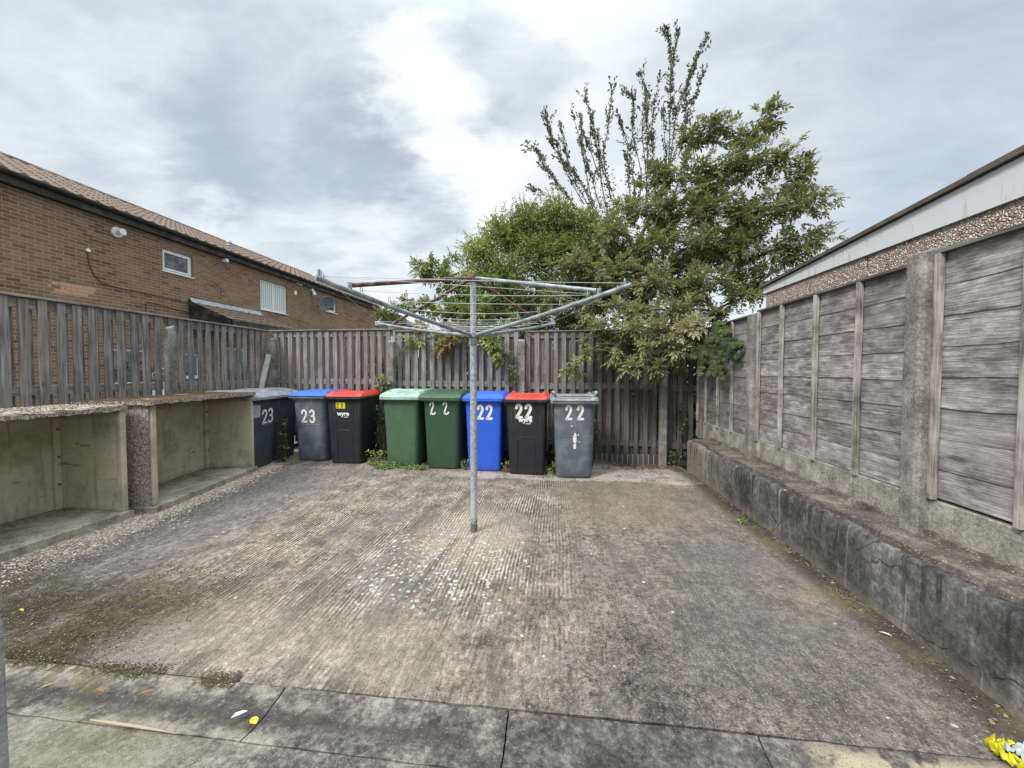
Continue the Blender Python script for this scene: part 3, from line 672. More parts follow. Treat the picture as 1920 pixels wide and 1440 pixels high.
for y, zt in ((4.213, 1.92), (2.385, 1.985), (.57, 2.0)):
    mb = MB(); x, h, k, c = 2.018, .068, .060, .020
    ring = lambda z, s=1.0: [Vector((x+px*s, y+py*s, z)) for px, py in ((-h,-k+c),(-h+c,-k),(h-c,-k),(h,-k+c),(h,k-c),(h-c,k),(-h+c,k),(-h,k-c))]
    top = ring(zt, .9)
    for q in top: q.z += .25*(q.x-x)
    mb.loft([ring(.30), ring(zt-.02), top]); mb.build('concrete_post', M_post, rf, .004)

# dwarf wall with crumbling capping
random.seed(11)
dw_ = empty('dwarf_wall', (0,0,0), 0, 'low stained render retaining wall below the right-hand fence', 'wall')
mb = MB(); ny = 260; prof = []
def wallp(u, v):
    y = -1.6 + 7.0*u
    n1 = .006*FB(y, 1, 0, 3); n2 = .008*abs(FB(y, 7, 0, 7))
    zb = -.1; zt = .396 + .006*FB(y, 3, 0, 2)
    P = [(1.752+n1, zb), (1.752+n1+.004*N3(y, .1, 0, 8), .1), (1.750+n1+.004*N3(y, .2, 5, 8), .2), (1.751+n1+.003*N3(y, .3, 9, 8), .32), (1.752+n1+n2*.5, zt-.018), (1.762+n1+n2, zt-.004), (1.80, zt), (2.03, zt+.006)]
    q = P[min(7, int(round(v*7)))]; return (q[0], y, q[1])
mb.grid(ny, 7, wallp)
mb.add([(1.752, 5.4, -.1), (2.03, 5.4, -.1), (2.03, 5.4, .40), (1.76, 5.4, .39)], [(0, 1, 2, 3)])
mb.build('wall_face', M_dwarf, dw_, smooth=True)
mb = MB(); N = 420; vs = []; fs = []
for i in range(N+1):
    y = -1.6 + 6.9*i/N; q = FB(y, 21, 0, 1.6, 5); x = 1.80 + .045*q; x = max(1.757, min(1.90, x)); zt = .430 + .005*FB(y, 5, 0, 6)
    xr = 1.985 + .02*FB(y, 31, 0, 5); zz = .400
    vs += [(x-.004, y, zz-.012), (x, y, zt-.003), (x+.012, y, zt), ((x+xr)/2, y, zt+.005*FB(y, 41, 0, 9)), (xr, y, zt+.001), (xr+.008, y, zt+.026+.010*FB(y, 51, 0, 12)), (2.03, y, zt+.030+.010*FB(y, 55, 0, 9))]
for i in range(N):
    for j in range(6): fs.append((i*7+j, (i+1)*7+j, (i+1)*7+j+1, i*7+j+1))
mb.add(vs, fs); mb.build('mortar_capping', M_cap, dw_, smooth=True)

# garage behind the right-hand fence
ga = empty('garage', (2.3, 2, 0), 0, 'pebble-dashed sectional garage with white fascia rising behind the right fence', 'garage')
def gpart(mbb, name, m, bev=0.0): 
    o = mbb.build(name, m, ga, bev); o.location = (-2.3, -2, 0); return o
mb = MB()
ys = [4.60, 3.19, 1.77, .35, -1.07, -2.5]
for a, b in zip(ys[:-1], ys[1:]): mb.box(2.30, 2.36, b+.006, a-.006, -.1, 2.30)
mb.box(2.33, 5.0, 4.52, 4.60, -.1, 2.2); mb.box(2.325, 2.34, -2.5, 4.55, -.1, 2.2)
gpart(mb, 'pebble_dash_wall', M_dash, .004)
def roofz(y): return 2.288 + (4.535-y)*.0558
for y0, y1 in ((3.385, 4.62), (.95, 3.38), (-2.5, .945)):
    mb = MB(); mb.add([(2.282,y0,2.186),(2.298,y0,2.186),(2.298,y1,2.186),(2.282,y1,2.186),(2.282,y0,roofz(y0)-.03),(2.298,y0,roofz(y0)-.03),(2.298,y1,roofz(y1)-.03),(2.282,y1,roofz(y1)-.03)],
           [(0,3,2,1),(4,5,6,7),(0,1,5,4),(1,2,6,5),(2,3,7,6),(3,0,4,7)]); gpart(mb, 'fascia_board', M_fascia, .002)
mb = MB()
def rs(x0, x1, y0, y1, h0, h1):
    mb.add([(x0,y0,roofz(y0)+h0),(x1,y0,roofz(y0)+h0),(x1,y1,roofz(y1)+h0),(x0,y1,roofz(y1)+h0),(x0,y0,roofz(y0)+h1),(x1,y0,roofz(y0)+h1),(x1,y1,roofz(y1)+h1),(x0,y1,roofz(y1)+h1)],
           [(0,3,2,1),(4,5,6,7),(0,1,5,4),(1,2,6,5),(2,3,7,6),(3,0,4,7)])
rs(2.262, 5.0, -2.5, 4.66, -.022, .0)
gpart(mb, 'roof', M_sheet, .004)
mb = MB(); rs(2.255, 2.261, -2.5, 4.67, -.024, .004); gpart(mb, 'roof_trim', M_sheet)
mb = MB(); rs(2.30, 5.0, -2.5, 2.50, .018, .034); gpart(mb, 'roof_sheet', M_sheet, .003)

# ------------------------------------------------------------------ brick houses on the left
def house(y0, y1, zE, wins, W=10.5, near=True):
    hx = -W
    root = empty('brick_house', (hx, (y0+y1)/2, 0), 0)
    def part(mbb, name, m, bev=0.0, smooth=False, parent=root):
        o = mbb.build(name, m, parent, bev, smooth)
        o.location = (-hx, -(y0+y1)/2, 0) if parent is root else (0, 0, 0); return o
    mb = MB(); yc = sorted({y0, y1, *[q for wv in wins for q in (wv[0], wv[1])]}); zc = sorted({-.1, zE, *[q for wv in wins for q in (wv[2], wv[3])]})
    for a, b in zip(yc[:-1], yc[1:]):
        for c, d in zip(zc[:-1], zc[1:]):
            my, mz = (a+b)/2, (c+d)/2
            if any(wv[0] < my < wv[1] and wv[2] < mz < wv[3] for wv in wins): continue
            mb.add([(hx,a,c),(hx,b,c),(hx,b,d),(hx,a,d)], [(0,1,2,3)])
    for (a, b, c, d, *_) in wins:
        mb.add([(hx,a,c),(hx,b,c),(hx,b,d),(hx,a,d),(hx-.12,a,c),(hx-.12,b,c),(hx-.12,b,d),(hx-.12,a,d)], [(0,4,5,1),(1,5,6,2),(2,6,7,3),(3,7,4,0)])
    for yy in (y0, y1): mb.add([(hx,yy,-.1),(hx-8,yy,-.1),(hx-8,yy,zE),(hx-4,yy,zE+1.85),(hx,yy,zE+.1)], [(0,1,2,3,4)])
    part(mb, 'wall', M_brick)
    mb = MB().box(hx+.02, hx+.14, y0, y1, zE, zE+.20); part(mb, 'fascia_board', M_black, .006)
    # gutter
    mb = MB(); vs = []; fs = []
    for i, y in enumerate((y0-.05, y1+.05)):
        for k in range(9):
            q = math.pi * k / 8; vs.append((hx+.20+.062*math.cos(q), y, zE+.205-.062*math.sin(q)))
    fs = [(k, k+9, k+10, k+1) for k in range(8)]; mb.add(vs, fs); 
    mb.add([(a+(.004 if i % 9 < 4 else -.004), b, c-.004) for i, (a, b, c) in enumerate(vs)], fs); part(mb, 'gutter', M_gutter)
    # tiled roof, each course stepped and rippled
    mb = MB(); t24 = math.tan(R(24)); rows = 13; L = 4.3; step = L/rows; ny = int((y1-y0)/.05)
    for r_ in range(rows):
        xa = hx+.18-step*r_; xb = xa-step*1.08
        off = .15*(r_ % 2); vs = []; fs = []; rr = []
        for i in range(ny+1):
            y = y0 + (y1-y0)*i/ny; ph = ((y+off) % .30)/.30
            prof = .045*math.exp(-((ph-.5)/.16)**2) + .006*N3(y, r_, 0, 3)
            za = zE+.215+(hx+.18-xa)*t24; zb = zE+.215+(hx+.18-xb)*t24
            vs += [(xa, y, za+.002), (xa, y, za+.038+prof), (xb, y, zb+.006+prof*.9)]
        for i in range(ny):
            a = i*3; b = a+3; y = y0 + (y1-y0)*(i+.5)/ny; rn = .5+.5*mn.noise(Vector((math.floor((y+off)/.3)*3.7, r_*5.1, 0)))
            mb.add([vs[a], vs[b], vs[b+1], vs[a+1], vs[a+2], vs[b+2]], [(0,1,2,3), (3,2,5,4)], rn)
    ro = part(mb, 'roof', M_tile)
    xr = hx+.18-L; zr = zE+.215+L*t24
    mb = MB(); nr = int((y1-y0)/.45)
    for i in range(nr):
        ya = y0+(y1-y0)*i/nr; yb = y0+(y1-y0)*(i+1)/nr-.01
        mb.tube([(xr, ya, zr-.03), (xr, yb, zr-.035)], .13, 10, rnd=random.random())
    part(mb, 'ridge_tiles', M_tile, parent=ro)
    mb = MB().add([(xr, y0, zr), (xr, y1, zr), (xr-4.2, y1, zE+.1), (xr-4.2, y0, zE+.1)], [(0,1,2,3)]); part(mb, 'roof_back', M_tile)
    for (a, b, c, d, kind) in wins:
        fx = hx-.06; mb = MB(); fw = .055
        mb.box(fx-.05, fx, a, b, c, c+fw); mb.box(fx-.05, fx, a, b, d-fw, d); mb.box(fx-.05, fx, a, a+fw, c+fw, d-fw); mb.box(fx-.05, fx, b-fw, b, c+fw, d-fw)
        if kind == 'double': mb.box(fx-.05, fx+.002, (a+b)/2-.035, (a+b)/2+.035, c+fw, d-fw)
        if kind == 'single': 
            for q in ((a+fw, b-fw, c+fw, c+fw+.04), (a+fw, b-fw, d-fw-.04, d-fw), (a+fw, a+fw+.04, c+fw+.04, d-fw-.04), (b-fw-.04, b-fw, c+fw+.04, d-fw-.04)): mb.box(fx-.04, fx+.015, *q)
        mb.box(fx-.02, hx+.035, a-.01, b+.01, c-.03, c-.002)
        wo = part(mb, 'window', M_white, .004)
        part(MB().box(fx-.03, fx-.024, a+fw, b-fw, c+fw, d-fw), 'pane', M_bglass if kind == 'double' else M_glass, parent=wo)
        if kind != 'single' and kind != 'low':
            mb = MB(); n = int((b-a)/.10)
            for i in range(n):
                y = a+.04+(b-a-.08)*(i+.5)/n; mb.box(fx-.12, fx-.115, y-.046, y+.046, c+.02, d-.02, M=Matrix.Translation((fx-.12, y, 0)) @ Matrix.Rotation(.25, 4, 'Z') @ Matrix.Translation((-(fx-.12), -y, 0)))
            part(mb, 'blind', M_blind, parent=wo)
        part(MB().box(fx-.5, fx-.45, a-.3, b+.3, c-.3, d+.3), 'room_backdrop', M_room, parent=wo)
    return root, part
wins = [(9.21, 10.08, 4.04, 4.64, 'single'), (12.62, 14.0, 3.56, 4.625, 'double'), (16.5, 17.38, 4.10, 4.70, 'single'), (7.9, 8.85, 1.0, 1.88, 'low'), (9.7, 10.25, 1.15, 1.85, 'low'), (11.2, 12.0, .1, 2.1, 'low')]
h1, hp = house(2.0, 21.5, 4.90, wins)
tag(h1, 'long brown brick two-storey house with a tiled roof behind the left fence', 'house')
h2, _ = house(21.62, 27.0, 4.55, [(23.0, 24.2, 3.3, 4.2, 'double')])
tag(h2, 'farther small brick house just visible past the end of the long one', 'house')
# wall fittings of the near house
mb = MB().lathe([(0, .0), (.12, 0), (.12, .03), (.055, .035), (.055, .16), (.075, .165), (.075, .19), (0, .19)], 20, Matrix.Translation((-10.5, 8.14, 4.66)) @ Matrix.Rotation(R(90), 4, 'Y'))
hp(mb, 'boiler_flue', M_white, smooth=True)
mb = MB().lathe([(.085, 0), (.085, .36), (.1, .37), (.1, .42), (.07, .43), (.07, .47), (.09, .48), (.06, .55), (0, .56)], 16, Matrix.Translation((-11.05, 11.95, 5.2)))
hp(mb, 'roof_vent_pipe', M_lead, smooth=True)
ld = MB()
ld.grid(40, 5, lambda u, v: (-10.5+.02+[0, .02, .05, .12, .18, .20][int(round(v*5))], 9.95+2.65*u, 3.45-[0, .05, .10, .17, .22, .25][int(round(v*5))]+.012*N3(u*20, v, 0)))
po = MB()
for r_ in range(5):
    for i in range(52):
        ya = 9.9+2.75*i/52; yb = ya+2.75/52; xa = -9.1-.24*(r_+1); xb = -9.1-.24*r_
        f = lambda y: .03*abs(math.sin(math.pi*y/.3))
        za = 3.28-(xa+10.3)*.42; zb = 3.28-(xb+10.3)*.42
        po.add([(xa, ya, za+f(ya)), (xa, yb, za+f(yb)), (xb, yb, zb+.03+f(yb)), (xb, ya, zb+.03+f(ya)), (xb, ya, zb-.01), (xb, yb, zb-.01)], [(0,3,2,1), (3,4,5,2)], .5+.4*N3(r_*3, math.floor(ya/.3)*2))
pr = hp(po, 'porch_roof', M_tile)
o = ld.build('flashing', M_lead, pr, smooth=True)
mb = MB().add([(-10.5, 9.92, 3.33), (-9.12, 9.92, 2.74), (-10.5, 9.92, 2.6)], [(0,1,2)]).add([(-10.5, 9.9, 3.38), (-9.1, 9.9, 2.78), (-9.1, 9.9, 2.66), (-10.5, 9.9, 3.26), (-10.5, 9.93, 3.38), (-9.1, 9.93, 2.78)], [(0,1,2,3), (0,4,5,1)]).box(-10.5, -9.2, 9.97, 10.05, 2.4, 2.66)
mb.box(-9.16, -9.12, 9.9, 12.65, 2.64, 2.78); mb.build('bargeboard', M_black, pr)
mb = MB().lathe([(.0, .10), (.14, .085), (.28, .05), (.40, 0), (.41, .01), (.28, .062), (0, .11)], 28, Matrix.Translation((-9.95, 15.75, 4.28)) @ Matrix.Rotation(R(-15), 4, 'Z') @ Matrix.Rotation(R(118), 4, 'Y') @ Matrix.Rotation(R(180), 4, 'X') @ Matrix.Diagonal((.85, 1, 1, 1)))
dsh = hp(mb, 'satellite_dish', M_satin, smooth=True)
mb = MB().tube([(-10.5, 15.9, 4.2), (-10.15, 15.9, 4.15), (-10.0, 15.8, 4.25)], .02).tube([(-9.95, 15.75, 4.05), (-9.6, 15.5, 4.0)], .012).box(-9.63, -9.55, 15.45, 15.55, 3.96, 4.05)
mb.build('dish_bracket', M_gutter, dsh)
mb = MB().box(-10.5, -10.40, 15.42, 15.52, 4.78, 4.88).tube([(-10.42, 15.5, 4.78), (-10.36, 15.5, 4.60)], [.05, .09], 12); hp(mb, 'security_lamp', M_white)
mb = MB().box(-10.5, -10.47, 14.4, 14.52, 4.42, 4.58); hp(mb, 'white_vent', M_white, .004)
mb = MB().box(-10.5, -10.34, 11.05, 11.15, 4.78, 4.88); hp(mb, 'bracket', M_white, .004)
cb = [(7.55, 4.02), (7.56, 3.8), (7.62, 3.6), (7.75, 3.42), (8.0, 3.35), (8.35, 3.33), (8.9, 3.32), (9.9, 3.28), (11.0, 3.2), (12.4, 3.12)]
mb = MB().tube([(-10.485, y, z) for y, z in [q[:2] for q in map(tuple, catmull([(0, y, z) for y, z in cb], 5))] ] if False else [(-10.485, q.y, q.z) for q in catmull([(0, y, z) for y, z in cb], 5)], .009, 5)
mb.tube([(-10.485, 8.75, 2.5), (-10.485, 8.75, 3.06), (-10.485, 8.8, 3.12), (-10.485, 9.8, 3.02), (-10.485, 12.5, 2.9), (-10.485, 16, 2.85)], .008, 5); hp(mb, 'cable', M_gutter)
hp(MB().lathe([(0, 0), (.04, 0), (.04, .04), (0, .04)], 12, Matrix.Translation((-10.5, 7.55, 4.05)) @ Matrix.Rotation(R(90), 4, 'Y')), 'cable_cap', M_white)

# ------------------------------------------------------------------ concrete bin stores
def crust(mb, x0, x1, y0, y1, z0, z1, sd, M=Matrix(), rough=.012, amt=.02):
    """ragged slab"""
    nx = 26; ny = 60
    def top(u, v):
        e = min(u, 1-u)*(x1-x0); e2 = min(v, 1-v)*(y1-y0); ed = max(0, 1-min(e, e2)/.05)
        x = x0+(x1-x0)*u; y = y0+(y1-y0)*v
        return M @ Vector((x + ed*amt*.6*FB(x, y, sd, 9), y+ed*amt*.4*FB(x, y, sd+3, 9), z1 + rough*FB(x, y, sd, 6) - ed*.006 + ed*amt*.5*FB(y, x, sd+8, 11)))
    mb.grid(nx, ny, top)
    b0 = len(mb.v); T0 = b0-(nx+1)*(ny+1)
    idx = [i*(ny+1) for i in range(nx+1)] + [nx*(ny+1)+j for j in range(1, ny+1)] + [i*(ny+1)+ny for i in range(nx-1, -1, -1)] + [j for j in range(ny-1, 0, -1)]
    ring = [Vector(mb.v[T0+i]) for i in idx]; n = len(ring); lo = []; lo2 = []
    for q in ring:
        z = z0 + amt*.35*FB(q.x, q.y, sd+20, 12)
        lo.append(Vector((q.x, q.y, (q.z+z)/2)) + Vector((.3*amt*N3(q.x, q.y, sd+1, 25), .3*amt*N3(q.x, q.y, sd+2, 25), 0))); lo2.append(Vector((q.x, q.y, z)))
    mb.add(ring+lo+lo2, [(i, (i+1)%n, n+(i+1)%n, n+i) for i in range(n)] + [(n+i, n+(i+1)%n, 2*n+(i+1)%n, 2*n+i) for i in range(n)] + [tuple(range(3*n-1, 2*n-1, -1))])
def f_crust(moss):
    def fn(t):
        p = t.obj(); a = t.noise(p, 7.0, 5, .65); b = t.noise(p, 45.0, 4, .7); v = t.vor(p, 90.0, out=1); r1, r2, r3 = t.xyz(v)
        c = t.ramp(t.add(t.mul(b, .5), t.mul(r1, .5)), [(.25, (.10, .085, .07)), (.5, (.30, .265, .22)), (.75, (.55, .50, .43))])
        geo = t.n('ShaderNodeNewGeometry', out=1); nz = t.xyz(geo)[2]
        c = t.mix(t.mul(t.step(nz, .5, .8), t.step(a, *moss)), c, t.mix(b, (.05, .028, .018), (.13, .085, .045)))
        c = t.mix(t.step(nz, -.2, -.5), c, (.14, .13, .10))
        t.out(c, .95, t.bump(t.add(b, r2), .8, .008), spec=.2)
    return fn
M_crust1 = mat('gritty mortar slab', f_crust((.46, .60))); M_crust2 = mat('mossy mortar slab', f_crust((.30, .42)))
M_base = mat('store base concrete', f_conc((.10, .095, .075), (.30, .285, .235), (.50, .475, .40), 5, True, .25))
def bin_store(name, loc, rz, label, L, D, mcr, dash_end, roof_front, sd, hz=1.0):
    """open towards +X, runs along +Y from the origin (front near corner at the origin)"""
    root = empty(name, loc, rz, label, 'bin store', 'concrete bin stores by the left fence')
    th = .045
    mb = MB(); crust(mb, -D-.03, .03, -.03, L+.02, -.04, .066, sd, amt=.016, rough=.004); mb.build('base', M_base, root, smooth=True)
    MB().box(-D, -D+th, th+.001, L-th-.001, .068, hz).build('back_panel', M_panelc, root, .004)
    MB().box(-D+th+.001, -D+th+.035, L-th-.05, L-th-.001, .068, hz).build('corner_rib', M_panelc, root, .006); MB().box(-D+th+.001, -D+th+.035, th+.001, th+.05, .068, hz).build('corner_rib', M_panelc, root, .006)
    MB().box(-D, 0, L-th, L, .068, hz).build('end_panel', M_panelc, root, .004)
    if dash_end:
        mb = MB().box(-D, -.022, -.012, -.001, .068, hz); mb.build('pebble_dash_facing', M_dash2, root)
    MB().box(-D, 0, 0, th, .068, hz).build('end_panel', M_panelc, root, .004)
    for y in (th+.02, L-th-.025):
        for z in (.3, .55, .8): MB().lathe([(0, .0), (.010, 0), (.010, .008), (0, .012)], 8, Matrix.Translation((-D+th+.036, y, z)) @ Matrix.Rotation(R(90), 4, 'Y')).build('bolt_head', M_rust, root)
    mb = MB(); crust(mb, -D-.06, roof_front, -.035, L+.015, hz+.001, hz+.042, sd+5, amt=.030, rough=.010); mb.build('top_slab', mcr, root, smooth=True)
    return root
bin_store('bin_store', (-3.86, 1.42, 0), 0, 'nearest open concrete bin store with pale crumbling gritty top slab', 1.60, .70, M_crust1, False, .0, 3, .972)
bin_store('bin_store', (-3.735, 3.14, 0), R(9.3), 'open concrete bin store with pebble-dashed end and brown mossy top, next to the grey bins', 1.50, .62, M_crust2, True, .02, 17, 1.012)

# ------------------------------------------------------------------ rotary clothes drier
C0 = Vector((-.679, 3.08, 0))
rd = empty('rotary_clothes_drier', tuple(C0), 0, 'galvanised rotary clothes drier with four arms standing in the yard', 'clothes drier')
mb = MB().tube([(0, 0, -.02), (0, 0, 1.60)], .0285, 24); mb.build('post', M_galv, rd, smooth=True)
mb = MB().tube([(0, 0, 1.60), (0, 0, 2.09)], .0255, 24); mb.build('inner_post', M_galv, rd, smooth=True)
mb = MB().lathe([(.028, 1.54), (.036, 1.54), (.036, 1.575), (.031, 1.58), (.031, 1.60), (.042, 1.602), (.042, 1.635), (.03, 1.64), (.027, 1.65)], 24); mb.build('collar', M_arm, rd, smooth=True)
mb = MB().lathe([(.026, 2.045), (.038, 2.05), (.042, 2.08), (.036, 2.105), (.0, 2.115)], 20); mb.build('top_hub', M_rust, rd, smooth=True)
tips = [Vector((-1.311, 1.974, 1.835))-C0, Vector((.435, 2.36, 1.835))-C0, Vector((-.03, 4.15, 1.835))-C0, Vector((-1.90, 3.93, 1.835))-C0]
tips[3] = tips[3]*1.0; tips = [Vector((q.x, q.y, 1.835)) for q in tips]
def armpt(k, s): 
    a = Vector((0, 0, 1.618)); d = tips[k]; st = Vector((d.x, d.y, 0)).normalized()*.03
    return a + st + (d - a - st)*s
for k in range(4):
    arm = MB().tube([armpt(k, q/10) + Vector((0, 0, -.012*math.sin(math.pi*q/10))) for q in range(11)], .0150, 14).build('arm', M_arm, rd, smooth=True)
    e = armpt(k, .84) + Vector((0, 0, .026)); st = Vector((tips[k].x, tips[k].y, 0)).normalized()
    if k in (2, 3): e = armpt(k, .80) + Vector((0, 0, .02))
    so = MB().tube([Vector((0, 0, 2.075)) + st*.025, e - (e-Vector((0,0,2.075))).normalized()*.02], .0135, 12).build('strut', M_arm if k == 1 else M_rust, rd, smooth=True)
    MB().box(-.012, .012, -.006, .006, -.03, .018, M=Matrix.Translation(e) @ Matrix.Rotation(math.atan2(st.y, st.x), 4, 'Z')).tube([e+Vector((-.0, -.02, 0)), e+Vector((0, .02, 0))], .006, 6).build('strut_bracket', M_arm, so)
ts = (.20, .34, .48, .62, .78, .97)
hk = MB().tube(catmull([(0, -.010, -.002), (0, -.011, .022), (0, 0, .036), (0, .011, .022), (0, .010, -.002)], 5), .0022, 5)
h0 = None
for k in range(4):
    st = Vector((tips[k].x, tips[k].y, 0)).normalized(); rot = (0, 0, math.atan2(st.y, st.x))
    for s_ in ts:
        p = armpt(k, s_) + Vector((0, 0, .014))
        if h0 is None: h0 = hk.build('line_hook', M_wire, rd); h0.location = p; h0.rotation_euler = rot
        else: link_copy(h0, rd, p, rot)
for s_ in ts:
    mb = MB()
    for k in range(4):
        a = armpt(k, s_) + Vector((0, 0, .022)); b = armpt((k+1) % 4, s_) + Vector((0, 0, .022)); sag = random.uniform(.004, .022)
        mb.tube([a + (b-a)*q/8 + Vector((0, 0, -sag*4*(q/8)*(1-q/8))) for q in range(9)], .0016, 4, cap=False)
    mb.build('clothes_line', M_wire, rd)
MB().tube([armpt(0, .97)+Vector((0,0,.02)), armpt(1, .78)+Vector((0,0,.03))], .0014, 4, cap=False).build('clothes_line', M_wire, rd)
for s_, o_ in ((1.0, (-.01, 0, .03)), (.86, (.03, .02, .045))):
    pass
MB().tube([armpt(0, .985)+Vector((0,0,.012)), armpt(0, .985)+Vector((0,0,.05))], .008, 8).build('end_cap', M_arm, rd)
MB().box(-.03, .03, -.02, .02, -.022, .022, M=Matrix.Translation(tips[3])).build('end_bracket', M_galv, rd, .004)

# ------------------------------------------------------------------ wheelie bins
def rrect(w, yf, yb, r, z, n=5, bow=0.0):
    """rounded rectangle ring, front at y=yf (smaller), back at yb"""
    P = []
    for (cx, cy, a0) in ((w/2-r, yf+r, -90), (w/2-r, yb-r, 0), (-w/2+r, yb-r, 90), (-w/2+r, yf+r, 180)):
        for k in range(n+1):
            a = R(a0 + 90*k/n); P.append(Vector((cx + r*math.cos(a), cy + r*math.sin(a), z)))
    return P
DIG = {'2': [[(0, .76), (.06, .93), (.28, 1.0), (.5, .93), (.56, .74), (.46, .52), (.22, .25), (.0, .03)], [(.0, .04), (.3, .035), (.6, .05)]],
       '3': [[(0, .86), (.14, .98), (.34, 1.0), (.53, .88), (.53, .66), (.38, .54), (.2, .52)], [(.36, .53), (.56, .42), (.58, .18), (.4, .02), (.16, .0), (0, .13)]],
       'q': [[(0, .80), (.10, .95), (.27, 1.0), (.40, .90), (.36, .66), (.18, .32), (.08, .08)], [(.08, .08), (.16, .20), (.30, .06), (.52, .10), (.62, .20)]]}
def strokes(mb, front, ch, u0, z0, w, h, sw, lean=0.0):
    off = .0018
    for st in DIG[ch]:
        pts = catmull([(a, b, 0) for a, b in st], 6); n = len(pts); L = []
        for i, p in enumerate(pts):
            d = pts[min(i+1, n-1)] - pts[max(i-1, 0)]; d.x *= w; d.y *= h; d = d.normalized(); nn = Vector((-d.y, d.x, 0))
            ww = sw*(.5+.09*mn.noise(Vector((i*.7, u0*9, z0*5)))); cx = u0 + p.x*w + lean*p.y*h; cz = z0 + p.y*h
            L.append(((cx+nn.x*ww, cz+nn.y*ww), (cx-nn.x*ww, cz-nn.y*ww)))
        vs = []
        for a, b in L: vs += [(a[0], front(a[1])-off, a[1]), (b[0], front(b[1])-off, b[1])]
        mb.add(vs, [(2*i, 2*i+1, 2*i+3, 2*i+2) for i in range(n-1)])
        for c, e in ((pts[0], L[0]), (pts[-1], L[-1])):      # rounded ends
            cx = (e[0][0]+e[1][0])/2; cz = (e[0][1]+e[1][1])/2; rr = math.hypot(e[0][0]-e[1][0], e[0][1]-e[1][1])/2
            ring = [(cx+rr*math.cos(q*math.pi/5), cz+rr*math.sin(q*math.pi/5)) for q in range(10)]
            mb.add([(a, front(b)-off-.0003, b) for a, b in ring], [tuple(range(10))])
def text_mesh(mb, front, s, u0, z0, size, bold=.02, off=.002, sx=1.0):
    cu = bpy.data.curves.new('t', 'FONT'); cu.body = s; cu.size = size; cu.offset = bold*size; cu.resolution_u = 3
    ob = bpy.data.objects.new('t', cu); me = bpy.data.meshes.new_from_object(ob)
    vs = [(u0+v.co.x*sx, front(z0+v.co.y)-off, z0+v.co.y) for v in me.vertices]
    mb.add(vs, [tuple(p.vertices) for p in me.polygons]); wdt = max(v.co.x for v in me.vertices)*sx
    bpy.data.objects.remove(ob); bpy.data.curves.remove(cu); bpy.data.meshes.remove(me); return wdt
